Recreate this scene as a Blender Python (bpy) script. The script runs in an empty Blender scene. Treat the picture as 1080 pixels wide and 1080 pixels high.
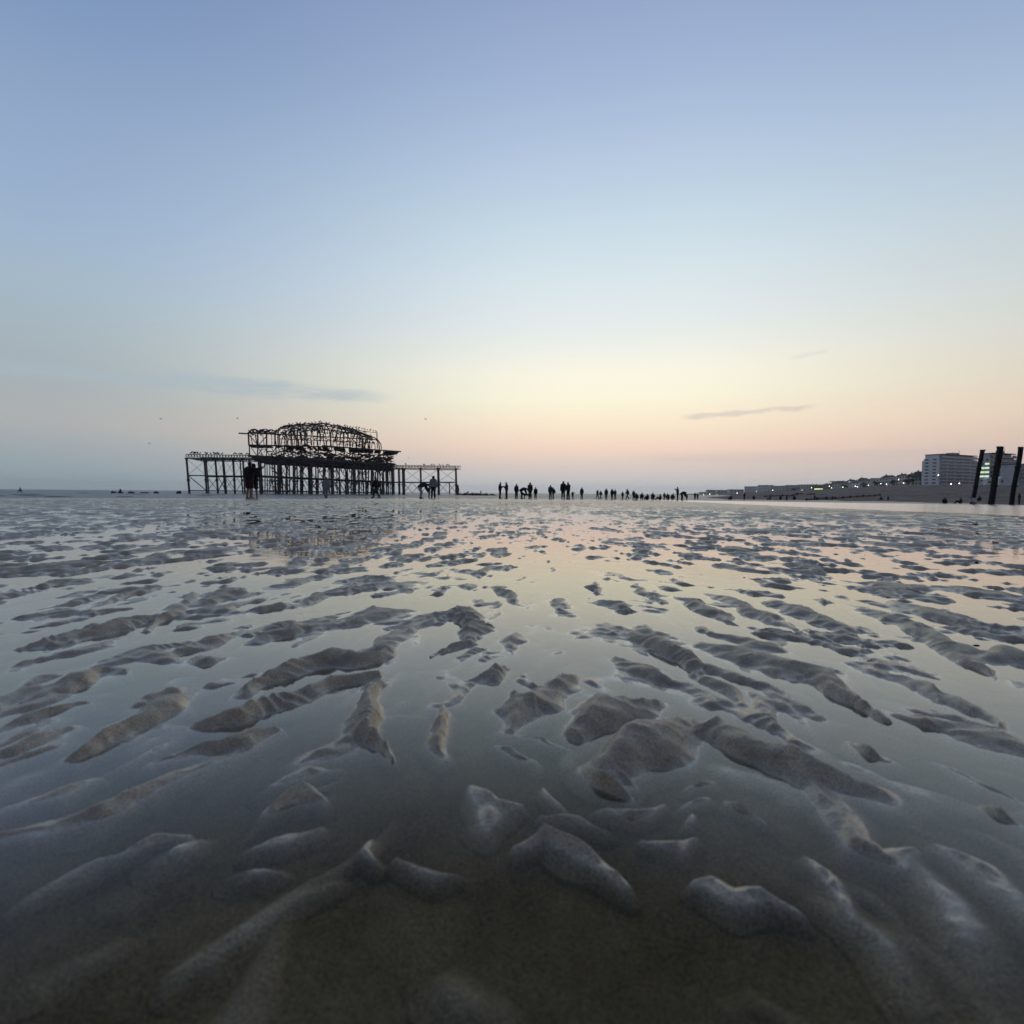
import bpy, bmesh, math, random
import numpy as np
from mathutils import Vector, Matrix

random.seed(7)
rng = np.random.default_rng(11)
scene = bpy.context.scene
col = scene.collection
R = math.radians
CAM_H = 0.32
SEA_Z = -0.78

# ------------------------------------------------------------------ camera
cam_d = bpy.data.cameras.new('camera')
cam = bpy.data.objects.new('camera', cam_d)
col.objects.link(cam)
cam_d.sensor_width = 36.0
cam_d.lens = 18.0
cam_d.clip_start = 0.02
cam_d.clip_end = 20000.0
PITCH = math.degrees(math.atan(20 / 540))
cam.matrix_world = (Matrix.Translation((0, 0, CAM_H)) @ Matrix.Rotation(R(90 - PITCH), 4, 'X')
                    @ Matrix.Rotation(R(0.45), 4, 'Z'))
scene.camera = cam
cam_d.dof.use_dof = True
cam_d.dof.focus_distance = 3.0
cam_d.dof.aperture_fstop = 5.6
CAM_M = cam.matrix_world.to_3x3()


def ray(px, py):
    return CAM_M @ Vector(((px - 540) / 540, (540 - py) / 540, -1))


def on_z(px, py, z):
    d = ray(px, py)
    t = (z - CAM_H) / d.z
    return Vector((d.x * t, d.y * t, z))


def on_y(px, py, Y):
    d = ray(px, py)
    t = Y / d.y
    return Vector((d.x * t, Y, CAM_H + d.z * t))


# ------------------------------------------------------------------ noise
def _hash(ix, iy, seed):
    h = (ix.astype(np.int64) * 374761393 + iy.astype(np.int64) * 668265263 + seed * 1442695041) & 0xFFFFFFFF
    h = ((h ^ (h >> 13)) * 1274126177) & 0xFFFFFFFF
    return h ^ (h >> 16)


def pn(x, y, seed=0):
    ix = np.floor(x); iy = np.floor(y)
    fx = x - ix; fy = y - iy
    ux = fx * fx * fx * (fx * (fx * 6 - 15) + 10)
    uy = fy * fy * fy * (fy * (fy * 6 - 15) + 10)
    ix = ix.astype(np.int64); iy = iy.astype(np.int64)

    def g(a, b):
        ang = _hash(ix + a, iy + b, seed) * (2 * np.pi / 4294967296.0)
        return np.cos(ang) * (fx - a) + np.sin(ang) * (fy - b)
    n0 = g(0, 0) * (1 - ux) + g(1, 0) * ux
    n1 = g(0, 1) * (1 - ux) + g(1, 1) * ux
    return (n0 * (1 - uy) + n1 * uy) * 1.5


def sstep(a, b, x):
    t = np.clip((x - a) / (b - a), 0, 1)
    return t * t * (3 - 2 * t)


# ------------------------------------------------------------------ materials
def srgb(c):
    return tuple(((v / 255) / 12.92 if v / 255 <= 0.04045 else ((v / 255 + 0.055) / 1.055) ** 2.4) for v in c)


def mat(name, c, rough=0.7, var=0.25, scale=4.0, bump=0.0, metal=0.0, emit=None, estr=0.0, spec=0.5):
    m = bpy.data.materials.new(name)
    m.use_nodes = True
    nt = m.node_tree
    b = nt.nodes['Principled BSDF']
    b.inputs['Roughness'].default_value = rough
    b.inputs['Metallic'].default_value = metal
    b.inputs['Specular IOR Level'].default_value = spec
    tc = nt.nodes.new('ShaderNodeTexCoord')
    nz = nt.nodes.new('ShaderNodeTexNoise')
    nz.inputs['Scale'].default_value = scale
    nz.inputs['Detail'].default_value = 5
    nt.links.new(tc.outputs['Object'], nz.inputs['Vector'])
    cr = nt.nodes.new('ShaderNodeValToRGB')
    cr.color_ramp.elements[0].position = 0.3
    cr.color_ramp.elements[1].position = 0.7
    cr.color_ramp.elements[0].color = (*[v * (1 - var) for v in c], 1)
    cr.color_ramp.elements[1].color = (*[min(1, v * (1 + var)) for v in c], 1)
    nt.links.new(nz.outputs['Fac'], cr.inputs['Fac'])
    nt.links.new(cr.outputs['Color'], b.inputs['Base Color'])
    if bump:
        bp = nt.nodes.new('ShaderNodeBump')
        bp.inputs['Strength'].default_value = bump
        bp.inputs['Distance'].default_value = 0.05
        nt.links.new(nz.outputs['Fac'], bp.inputs['Height'])
        nt.links.new(bp.outputs['Normal'], b.inputs['Normal'])
    if emit:
        b.inputs['Emission Color'].default_value = (*emit, 1)
        b.inputs['Emission Strength'].default_value = estr
    return m


M = {}
M['iron'] = mat('corroded iron', (0.085, 0.072, 0.070), 0.75, 0.5, 0.5)
M['iron_far'] = mat('rusted thin iron', (0.035, 0.028, 0.027), 0.8, 0.4, 0.7)
M['old_post'] = mat('black tarred iron post', (0.012, 0.009, 0.009), 0.85, 0.5, 1.5, 0.3)
M['timber'] = mat('dark wet timber', (0.02, 0.018, 0.017), 0.7, 0.4, 2.0, 0.2)
M['rock'] = mat('dark wet rock', (0.018, 0.018, 0.02), 0.7, 0.4, 3.0, 0.4)
M['skin'] = mat('skin', (0.30, 0.17, 0.12), 0.6, 0.06)
M['hair'] = mat('dark hair', (0.010, 0.008, 0.007), 0.6, 0.3, 30)
M['hair_fair'] = mat('fair hair', (0.16, 0.11, 0.06), 0.6, 0.3, 30)
M['black'] = mat('black cloth', (0.008, 0.008, 0.010), 0.9, 0.2, 10)
M['navy'] = mat('navy cloth', (0.012, 0.017, 0.035), 0.9, 0.2, 10)
M['charcoal'] = mat('charcoal cloth', (0.025, 0.025, 0.028), 0.9, 0.2, 10)
M['brown'] = mat('dark brown cloth', (0.040, 0.028, 0.022), 0.9, 0.2, 10)
M['maroon'] = mat('dark maroon cloth', (0.035, 0.010, 0.014), 0.9, 0.2, 10)
M['grey'] = mat('light grey cloth', (0.22, 0.24, 0.26), 0.9, 0.15, 10)
M['paleblue'] = mat('pale blue denim', (0.30, 0.36, 0.42), 0.9, 0.15, 10)
M['denim'] = mat('blue denim', (0.03, 0.045, 0.09), 0.9, 0.2, 10)
M['red'] = mat('red cloth', (0.25, 0.02, 0.02), 0.9, 0.2, 10)
M['white'] = mat('off white cloth', (0.55, 0.54, 0.52), 0.9, 0.1, 10)
M['bird'] = mat('dark feathers', (0.02, 0.02, 0.022), 0.8, 0.3, 20)
M['gull'] = mat('grey gull feathers', (0.12, 0.12, 0.13), 0.8, 0.3, 20)
M['shell'] = mat('pale shell', (0.55, 0.50, 0.42), 0.5, 0.15, 80)
M['render_white'] = mat('white painted render', (0.86, 0.86, 0.86), 0.8, 0.06, 0.3)
M['render_cream'] = mat('cream painted render', (0.70, 0.66, 0.58), 0.8, 0.12, 0.3)
M['render_grey'] = mat('grey render', (0.58, 0.59, 0.60), 0.8, 0.12, 0.3)
M['brick'] = mat('brown brick', (0.24, 0.19, 0.16), 0.85, 0.2, 0.6)
M['slate'] = mat('slate roof', (0.05, 0.055, 0.065), 0.7, 0.2, 0.8)
M['glass'] = mat('dark window glass', (0.09, 0.105, 0.12), 0.15, 0.3, 0.2)
M['lit_glass'] = mat('lit window', (0.5, 0.6, 0.5), 0.4, 0.1, 0.2, emit=(0.75, 0.95, 0.62), estr=0.85)
M['bulb'] = mat('lamp bulb', (0.9, 0.85, 0.7), 0.4, 0.0, 1, emit=(1.0, 0.86, 0.62), estr=6.0)
M['bulb_red'] = mat('red lamp', (0.9, 0.1, 0.2), 0.4, 0.0, 1, emit=(1.0, 0.08, 0.18), estr=6.0)
M['sign_lit'] = mat('lit sign panel', (0.7, 0.8, 0.4), 0.4, 0.0, 1, emit=(0.80, 0.88, 0.36), estr=1.25)
M['lamp_pole'] = mat('painted lamp post', (0.05, 0.06, 0.06), 0.6, 0.2, 1)
M['leaf'] = mat('dusky foliage', (0.035, 0.045, 0.030), 0.8, 0.4, 0.6)
M['bark'] = mat('bark', (0.04, 0.032, 0.026), 0.9, 0.3, 1)
M['foam'] = mat('sea foam', (0.75, 0.78, 0.80), 0.8, 0.1, 2)


# ------------------------------------------------------------------ mesh helpers
class MB:
    def __init__(self):
        self.v = []; self.f = []

    def box(self, c, s, rz=0.0):
        o = len(self.v)
        cs, sn = math.cos(rz), math.sin(rz)
        for dz in (-.5, .5):
            for dx, dy in ((-.5, -.5), (.5, -.5), (.5, .5), (-.5, .5)):
                x, y = dx * s[0], dy * s[1]
                self.v.append((c[0] + x * cs - y * sn, c[1] + x * sn + y * cs, c[2] + dz * s[2]))
        for q in ((0, 3, 2, 1), (4, 5, 6, 7), (0, 1, 5, 4), (1, 2, 6, 5), (2, 3, 7, 6), (3, 0, 4, 7)):
            self.f.append(tuple(o + i for i in q))
        return self

    def tube(self, pts, r, n=6, cap=True):
        pts = [Vector(p) for p in pts]
        rs = r if isinstance(r, (list, tuple)) else [r] * len(pts)
        o = len(self.v)
        prev = None
        for i, p in enumerate(pts):
            a = pts[max(0, i - 1)]; b = pts[min(len(pts) - 1, i + 1)]
            t = (b - a)
            if t.length < 1e-9:
                t = Vector((0, 0, 1))
            t.normalize()
            ref = Vector((0, 0, 1)) if abs(t.z) < 0.9 else Vector((1, 0, 0))
            u = t.cross(ref).normalized() if prev is None else (prev - t * prev.dot(t)).normalized()
            prev = u
            w = t.cross(u)
            for k in range(n):
                a_ = 2 * math.pi * k / n
                self.v.append(tuple(p + (u * math.cos(a_) + w * math.sin(a_)) * rs[i]))
        for i in range(len(pts) - 1):
            for k in range(n):
                k2 = (k + 1) % n
                self.f.append((o + i * n + k, o + i * n + k2, o + (i + 1) * n + k2, o + (i + 1) * n + k))
        if cap:
            self.f.append(tuple(o + k for k in reversed(range(n))))
            e = o + (len(pts) - 1) * n
            self.f.append(tuple(e + k for k in range(n)))
        return self

    def lump(self, c, s, seed=0, n=2, amp=0.25):
        bm = bmesh.new()
        bmesh.ops.create_icosphere(bm, subdivisions=n, radius=1)
        rr = random.Random(seed)
        ph = [rr.uniform(0, 6.28) for _ in range(6)]
        o = len(self.v)
        for v in bm.verts:
            k = 1 + amp * (math.sin(v.co.x * 3 + ph[0]) * math.sin(v.co.y * 3.3 + ph[1])
                           + 0.6 * math.sin(v.co.z * 5 + ph[2]) * math.sin(v.co.x * 6 + ph[3])
                           + 0.4 * math.sin(v.co.y * 8 + ph[4]))
            self.v.append((c[0] + v.co.x * s[0] * k, c[1] + v.co.y * s[1] * k, c[2] + v.co.z * s[2] * k))
        for f in bm.faces:
            self.f.append(tuple(o + v.index for v in f.verts))
        bm.free()
        return self

    def build(self, name, m=None, parent=None, loc=None, smooth=False):
        me = bpy.data.meshes.new(name)
        me.from_pydata(self.v, [], self.f)
        me.update()
        if smooth:
            me.polygons.foreach_set('use_smooth', [True] * len(me.polygons))
        if m:
            me.materials.append(m)
        o = bpy.data.objects.new(name, me)
        col.objects.link(o)
        if parent:
            o.parent = parent
        if loc is not None:
            o.location = loc
        return o


def tag(o, label=None, cat=None, group=None, kind=None):
    if label: o['label'] = label
    if cat: o['category'] = cat
    if group: o['group'] = group
    if kind: o['kind'] = kind
    return o


def empty(name, loc, rz=0.0):
    o = bpy.data.objects.new(name, None)
    col.objects.link(o)
    o.empty_display_size = 0.2
    o.location = loc
    o.rotation_euler = (0, 0, rz)
    return o


def grid_mesh(name, X, Y, Z, m, closed=False, smooth=True, flip=False):
    nr, na = X.shape
    co = np.empty((nr * na, 3), np.float32)
    co[:, 0] = X.ravel(); co[:, 1] = Y.ravel(); co[:, 2] = Z.ravel()
    i, j = np.meshgrid(np.arange(nr - 1), np.arange(na if closed else na - 1), indexing='ij')
    j2 = (j + 1) % na
    q = np.stack([i * na + j, (i + 1) * na + j, (i + 1) * na + j2, i * na + j2], -1).reshape(-1, 4)
    if flip: q = np.ascontiguousarray(q[:, ::-1])
    me = bpy.data.meshes.new(name)
    me.vertices.add(len(co)); me.vertices.foreach_set('co', co.ravel())
    nf = len(q)
    me.loops.add(nf * 4); me.loops.foreach_set('vertex_index', q.ravel().astype(np.int32))
    me.polygons.add(nf)
    me.polygons.foreach_set('loop_start', np.arange(0, nf * 4, 4, dtype=np.int32))
    me.polygons.foreach_set('use_smooth', np.full(nf, smooth))
    me.update(calc_edges=True)
    me.materials.append(m)
    o = bpy.data.objects.new(name, me)
    col.objects.link(o)
    return o


# ------------------------------------------------------------------ sky (world)
world = bpy.data.worlds.new('World')
scene.world = world
world.use_nodes = True
nt = world.node_tree
nodes, links = nt.nodes, nt.links
bg = nodes['Background']


def N(t, **kw):
    n = nodes.new(t)
    for k, v in kw.items():
        setattr(n, k, v)
    return n


def math_node(op, a, b=None, c=None):
    n = N('ShaderNodeMath', operation=op)
    for i, v in enumerate((a, b, c)):
        if v is None: continue
        if isinstance(v, (int, float)):
            n.inputs[i].default_value = v
        else:
            links.new(v, n.inputs[i])
    return n.outputs[0]


tc = N('ShaderNodeTexCoord')
sp = N('ShaderNodeSeparateXYZ')
links.new(tc.outputs['Generated'], sp.inputs[0])
elev = math_node('MULTIPLY', math_node('ARCSINE', sp.outputs['Z']), 180 / math.pi)
azim = math_node('MULTIPLY', math_node('ARCTAN2', sp.outputs['X'], sp.outputs['Y']), 180 / math.pi)
pos = math_node('DIVIDE', elev, 90.0)


def ramp(stops):
    n = N('ShaderNodeValToRGB')
    e = n.color_ramp.elements
    while len(e) < len(stops):
        e.new(0.5)
    for el, (p, c) in zip(e, stops):
        el.position = max(0, p / 90.0)
        el.color = (*srgb(c), 1)
    n.color_ramp.interpolation = 'B_SPLINE' if False else 'EASE'
    n.color_ramp.interpolation = 'LINEAR'
    links.new(pos, n.inputs['Fac'])
    return n.outputs['Color']


c_mid = ramp([(0, (197, 203, 209)), (1.2, (205, 204, 205)), (2.9, (223, 207, 199)), (5.0, (249, 219, 199)), (7.6, (255, 237, 210)),
              (10.2, (255, 249, 222)), (12.8, (253, 249, 230)), (17.5, (232, 238, 237)), (22.2, (218, 231, 237)),
              (26.6, (202, 221, 232)), (30.7, (188, 207, 228)), (37.9, (163, 182, 214)), (43.9, (145, 164, 201)),
              (58, (92, 114, 162)), (75, (56, 76, 122)), (90, (46, 64, 106))])
c_left = ramp([(0, (148, 164, 172)), (1.5, (152, 167, 174)), (3.4, (161, 172, 177)), (5.6, (175, 178, 178)), (7.4, (172, 178, 180)),
               (9.6, (166, 178, 185)), (13, (167, 182, 191)), (16.5, (165, 185, 200)), (19.8, (160, 182, 206)), (23.2, (153, 176, 206)),
               (29.4, (142, 165, 198)), (35, (127, 152, 190)), (50, (92, 116, 160)), (75, (56, 75, 120)), (90, (46, 64, 106))])
c_right = ramp([(0, (192, 182, 180)), (2.4, (200, 186, 181)), (4.6, (215, 194, 181)), (6.9, (226, 206, 187)), (9.2, (220, 208, 193)),
                (12.9, (209, 210, 205)), (16.5, (201, 210, 211)), (20, (192, 205, 212)), (23.2, (182, 199, 214)), (29.4, (162, 182, 211)),
                (35, (143, 164, 199)), (50, (96, 118, 162)), (75, (56, 76, 121)), (90, (46, 64, 106))])
c_back = ramp([(0, (168, 164, 162)), (7, (148, 145, 148)), (16, (100, 105, 120)), (34, (66, 80, 110)), (60, (50, 68, 108)), (90, (46, 64, 106))])


def mrange(v, a, b):
    n = N('ShaderNodeMapRange', interpolation_type='SMOOTHSTEP')
    links.new(v, n.inputs['Value'])
    n.inputs['From Min'].default_value = a; n.inputs['From Max'].default_value = b
    return n.outputs['Result']


def mix(f, a, b):
    n = N('ShaderNodeMixRGB')
    links.new(f, n.inputs[0]); links.new(a, n.inputs[1]); links.new(b, n.inputs[2])
    return n.outputs[0]


wl = N('ShaderNodeMapRange'); links.new(azim, wl.inputs['Value'])
wl.interpolation_type = 'SMOOTHSTEP'
wl.inputs['From Min'].default_value = 8; wl.inputs['From Max'].default_value = -46
wr = mrange(azim, 14, 58)
s = mix(wl.outputs['Result'], c_mid, c_left)
s = mix(wr, s, c_right)
s = mix(mrange(math_node('ABSOLUTE', azim), 50, 120), s, c_back)


def wisp(az0, az1, el0, slope, half, seed, strength, colr, sy=9.0):
    """a thin streak of stratus between two azimuths at one elevation"""
    global s
    e0 = math_node('ADD', math_node('MULTIPLY', math_node('SUBTRACT', azim, (az0 + az1) / 2), slope), el0)
    de = math_node('SUBTRACT', elev, e0)
    cx = N('ShaderNodeCombineXYZ')
    links.new(math_node('MULTIPLY', azim, 0.16 * sy / 9), cx.inputs[0]); links.new(math_node('MULTIPLY', elev, 1.5), cx.inputs[1])
    cx.inputs[2].default_value = seed
    nz = N('ShaderNodeTexNoise')
    nz.inputs['Scale'].default_value = 1.0; nz.inputs['Detail'].default_value = 5
    nz.inputs['Roughness'].default_value = 0.6
    links.new(cx.outputs[0], nz.inputs['Vector'])
    wob = math_node('MULTIPLY', math_node('SUBTRACT', nz.outputs['Fac'], 0.5), half * 2.2)
    d = math_node('ABSOLUTE', math_node('ADD', de, wob))
    m1 = N('ShaderNodeMapRange', interpolation_type='SMOOTHSTEP'); links.new(d, m1.inputs['Value'])
    m1.inputs['From Min'].default_value = half; m1.inputs['From Max'].default_value = half * 0.15
    mid, hw = (az0 + az1) / 2, abs(az1 - az0) / 2
    m2 = N('ShaderNodeMapRange', interpolation_type='SMOOTHSTEP')
    links.new(math_node('ABSOLUTE', math_node('SUBTRACT', azim, mid)), m2.inputs['Value'])
    m2.inputs['From Min'].default_value = hw; m2.inputs['From Max'].default_value = hw * 0.68
    m3 = mrange(nz.outputs['Fac'], 0.15, 0.55)
    f = math_node('MULTIPLY', math_node('MULTIPLY', math_node('MULTIPLY', m1.outputs['Result'], m2.outputs['Result']), m3), strength)
    rgb = N('ShaderNodeRGB'); rgb.outputs[0].default_value = (*srgb(colr), 1)
    s = mix(f, s, rgb.outputs[0])


wisp(-49, -12, 9.85, 0.018, 0.95, 3.1, 0.6, (172, 186, 195), 11)
wisp(-35, -22, 10.6, 0.02, 0.6, 8.4, 0.5, (168, 186, 199), 14)
wisp(17.5, 31, 8.3, 0.03, 0.42, 5.7, 0.4, (184, 178, 180), 30)
wisp(28, 31.5, 13.3, 0.1, 0.3, 15.7, 0.2, (200, 200, 200), 22)
wisp(12, 46, 3.8, 0.0, 0.8, 22.0, 0.3, (204, 188, 188), 5)
links.new(s, bg.inputs['Color'])
bg.inputs['Strength'].default_value = 1.0

# ------------------------------------------------------------------ macro ground
PROF = {
    'l': ([0, 20, 27, 45, 80, 250], [0, 0, -.03, -.9, -1.6, -3]),
    'c': ([0, 18, 54, 110, 140, 250], [0, 0, -.27, -.80, -1.2, -3]),
    'r': ([0, 11, 100, 140, 250], [0, 0, -.82, -1.0, -2.5]),
}


def macro(x, y):
    x = np.asarray(x, float); y = np.asarray(y, float)
    r = np.hypot(x, y)
    az = np.degrees(np.arctan2(x, y))
    wl_ = 1 - sstep(-34, -17, az)
    wr_ = sstep(8, 30, az)
    zl = np.interp(r, *PROF['l']); zc = np.interp(r, *PROF['c']); zr = np.interp(r, *PROF['r'])
    front = zc * (1 - wl_ - wr_) + zl * wl_ + zr * wr_
    return front


# ------------------------------------------------------------------ rippled sand
# ridges near the camera: (point on the photo x, y, half width cm), height cm over the water
RIDGES = [
    ([(540, 762, 2.8), (555, 740, 3.6), (585, 722, 3.0), (606, 710, 1.4)], 1.7),
    ([(605, 768, 3.0), (640, 742, 5.0), (690, 735, 2.2)], 2.0),
    ([(640, 795, 3.0), (680, 775, 5.0), (712, 755, 4.0)], 2.4),
    ([(615, 803, 1.0), (635, 818, 1.1), (660, 830, 0.8)], 1.0),
    ([(640, 806, 1.0), (668, 820, 0.9)], 0.65),
    ([(650, 690, 2.0), (680, 703, 3.3), (718, 718, 1.8)], 1.4),
    ([(664, 663, 3.0), (692, 675, 5.0), (742, 702, 2.0)], 1.9),
    ([(735, 675, 3.5), (790, 688, 5.5), (850, 705, 4.5), (900, 730, 2.6), (932, 752, 0.8)], 1.7),
    ([(735, 708, 2.2), (765, 725, 3.2), (785, 740, 1.8)], 1.0),
    ([(728, 764, 1.8), (755, 762, 2.8), (790, 782, 2.6), (850, 803, 3.2), (922, 828, 2.2)], 1.9),
    ([(850, 815, 2.0), (885, 850, 2.6), (915, 885, 2.5), (945, 905, 1.8), (975, 896, 1.1)], 0.98),
    ([(975, 912, 2.0), (1000, 960, 2.6), (1050, 1030, 3.0)], 0.08),
    ([(912, 702, 3.0), (960, 715, 4.5), (1010, 738, 3.5), (1072, 778, 0.8)], 0.9),
    ([(895, 780, 1.2), (937, 799, 1.4)], 0.8),
    ([(492, 713, 2.4), (512, 710, 2.6), (538, 701, 0.8)], 1.4),
    ([(540, 666, 2.4), (540, 686, 2.4)], 0.9),
    ([(585, 628, 4.0), (598, 647, 3.6)], 1.2),
    ([(525, 617, 3.0), (550, 636, 4.0)], 1.2),
    ([(362, 656, 3.4), (395, 645, 5.0), (430, 641, 3.4)], 1.6),
    ([(415, 657, 3.5), (450, 650, 4.5), (488, 642, 4.5), (505, 656, 3.5), (490, 675, 2.8), (455, 691, 1.0)], 1.4),
    ([(262, 723, 1.8), (300, 704, 3.0), (350, 691, 3.5), (400, 689, 2.2), (412, 680, 0.9)], 1.9),
    ([(208, 758, 1.2), (250, 746, 2.8), (310, 730, 3.2), (360, 713, 3.2), (392, 706, 1.6)], 1.9),
    ([(402, 712, 1.2), (386, 740, 1.8), (382, 766, 2.6), (418, 795, 0.8)], 1.5),
    ([(380, 770, 2.6), (345, 786, 2.6), (315, 800, 1.6)], 0.9),
    ([(288, 848, 1.2), (310, 836, 2.2), (335, 840, 1.2)], 1.0),
    ([(278, 828, 1.2), (320, 810, 1.8), (362, 804, 0.8)], 0.5),
    ([(466, 742, 0.8), (462, 775, 2.0), (470, 797, 0.8)], 0.9),
    ([(497, 824, 0.9), (520, 845, 2.2), (550, 842, 0.9)], 0.75),
    ([(520, 848, 2.2), (508, 870, 1.6)], 0.55),
    ([(546, 886, 1.0), (580, 873, 1.8), (610, 895, 2.2), (662, 926, 1.0)], 0.9),
    ([(728, 921, 0.9), (752, 926, 1.5), (776, 940, 1.7), (802, 938, 1.4), (836, 955, 0.8)], 0.72),
    ([(1038, 852, 1.0), (1082, 872, 1.8)], 0.68),
    ([(1000, 890, 1.5), (1040, 915, 2.4), (1085, 950, 2.6)], 0.26),
    ([(870, 945, 2.0), (930, 980, 2.6), (965, 1040, 2.8)], -0.2),
    ([(18, 736, 0.8), (60, 723, 2.4), (110, 706, 2.8), (142, 703, 1.2)], 1.4),
    ([(-20, 768, 2.6), (50, 750, 2.6), (92, 740, 0.8)], 1.0),
    ([(-10, 792, 2.6), (40, 776, 2.6), (75, 762, 1.4)], 1.1),
    ([(80, 790, 1.8), (120, 771, 2.8), (165, 746, 2.8), (195, 725, 1.2)], 1.5),
    ([(0, 880, 1.8), (60, 865, 1.8), (110, 850, 2.4), (160, 830, 2.8), (210, 806, 2.6), (250, 786, 1.8)], 0.65),
    ([(160, 800, 1.2), (210, 786, 2.2), (260, 776, 2.2), (295, 766, 1.0)], 1.0),
    ([(5, 850, 1.2), (60, 834, 1.8), (103, 818, 0.8)], 0.4),
    ([(175, 690, 2.0), (215, 679, 4.2), (245, 664, 2.6)], 1.0),
    ([(200, 694, 3.0), (238, 690, 2.8)], 1.0),
    ([(268, 676, 2.2), (300, 664, 3.0), (322, 657, 2.0)], 1.2),
    ([(175, 900, 2.2), (215, 876, 1.4)], -0.05),
    ([(190, 1020, 1.2), (260, 975, 1.6), (310, 945, 1.9), (350, 930, 1.3)], -0.26),
    ([(30, 1040, 1.6), (115, 1000, 1.2)], -0.6),
    ([(390, 880, 0.9), (384, 895, 1.0), (398, 910, 0.8)], 0.1),
    ([(255, 915, 1.6), (300, 910, 1.2)], -0.1),
    ([(470, 1035, 1.6), (515, 1070, 1.6)], -0.55),
    ([(722, 826, 1.0), (752, 823, 1.0)], 0.45),
    ([(720, 846, 1.0), (750, 841, 0.9)], 0.45),
    ([(727, 868, 0.8), (731, 858, 0.8)], 0.15),
    ([(632, 846, 0.9), (665, 850, 1.1), (698, 843, 0.8)], 0.55),
    ([(770, 848, 0.8), (803, 862, 0.8)], 0.35),
    ([(576, 824, 0.7), (600, 850, 0.9)], 0.27),
    ([(580, 855, 1.2), (612, 862, 1.2), (640, 872, 0.9)], 0.15),
    ([(528, 787, 1.0), (568, 801, 0.8)], 0.5),
    ([(545, 773, 0.9), (600, 792, 0.7)], 0.55),
    ([(30, 618, 2.0), (75, 608, 3.0), (118, 601, 2.0)], 1.3),
    ([(22, 627, 2.0), (50, 622, 3.0), (72, 617, 2.0)], 1.0),
    ([(90, 638, 2.0), (130, 627, 4.0), (172, 615, 3.0)], 1.2),
    ([(32, 652, 2.0), (80, 645, 3.0), (138, 639, 2.0)], 1.1),
    ([(28, 682, 2.0), (80, 668, 4.5), (130, 656, 4.5), (185, 640, 3.0)], 1.5),
    ([(152, 666, 2.6), (180, 646, 4.0), (205, 623, 3.0)], 1.1),
    ([(203, 637, 3.0), (235, 628, 5.0), (255, 618, 3.0)], 1.3),
    ([(320, 636, 3.0), (335, 629, 4.5), (347, 624, 3.0)], 1.1),
    ([(290, 618, 4.0), (320, 609, 6.0), (348, 606, 3.0)], 1.4),
    ([(258, 645, 1.8), (295, 636, 3.0)], 1.0),
    ([(722, 628, 3.0), (745, 641, 5.0), (778, 657, 1.2)], 1.3),
    ([(757, 626, 4.0), (790, 641, 5.0), (820, 655, 4.0), (852, 667, 1.2)], 1.1),
    ([(810, 629, 4.0), (850, 646, 6.0), (885, 660, 4.5), (912, 679, 1.2)], 1.2),
    ([(915, 640, 3.5), (960, 658, 4.5), (1005, 682, 4.5), (1053, 713, 1.0)], 1.4),
    ([(935, 632, 4.0), (990, 648, 5.0), (1053, 667, 1.6)], 1.2),
    ([(1035, 690, 5.0), (1090, 688, 5.0)], 1.5),
    ([(812, 599, 6.0), (850, 604, 9.0), (915, 617, 4.0)], 1.5),
    ([(860, 601, 6.0), (912, 609, 6.0)], 1.4),
    ([(635, 632, 4.0), (655, 638, 4.5), (673, 643, 2.4)], 1.2),
    ([(625, 613, 3.0), (636, 626, 2.2)], 1.0),
    ([(668, 615, 3.0), (697, 634, 3.0)], 1.0),
    ([(622, 600, 6.0), (645, 604, 6.0), (678, 611, 4.0)], 1.1),
    ([(548, 590, 6.0), (572, 586, 8.0), (590, 590, 5.0)], 1.3),
    ([(362, 613, 5.0), (385, 607, 7.0), (412, 612, 3.0)], 1.4),
    ([(432, 600, 5.0), (450, 605, 6.0)], 1.1),
    ([(478, 604, 4.0), (500, 600, 5.0)], 0.9),
    ([(345, 735, 0.8), (372, 728, 0.8)], 0.35),
    ([(385, 640, 2.0), (410, 645, 2.0)], 0.65),
    ([(120, 905, 0.8), (165, 880, 1.4), (205, 872, 0.8)], 0.18),
    ([(20, 945, 0.8), (80, 915, 1.6), (130, 900, 0.8)], -0.02),
    ([(420, 905, 0.7), (455, 918, 1.2), (480, 915, 0.7)], -0.12),
    ([(260, 890, 0.8), (300, 880, 1.3), (335, 868, 0.7)], 0.08),
    ([(850, 900, 0.9), (880, 925, 1.6), (900, 960, 1.0)], 0.28),
    ([(680, 880, 0.7), (715, 890, 1.1), (742, 884, 0.6)], 0.23),
    ([(985, 800, 0.9), (1020, 815, 1.4), (1070, 838, 0.8)], 0.5),
]


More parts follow.
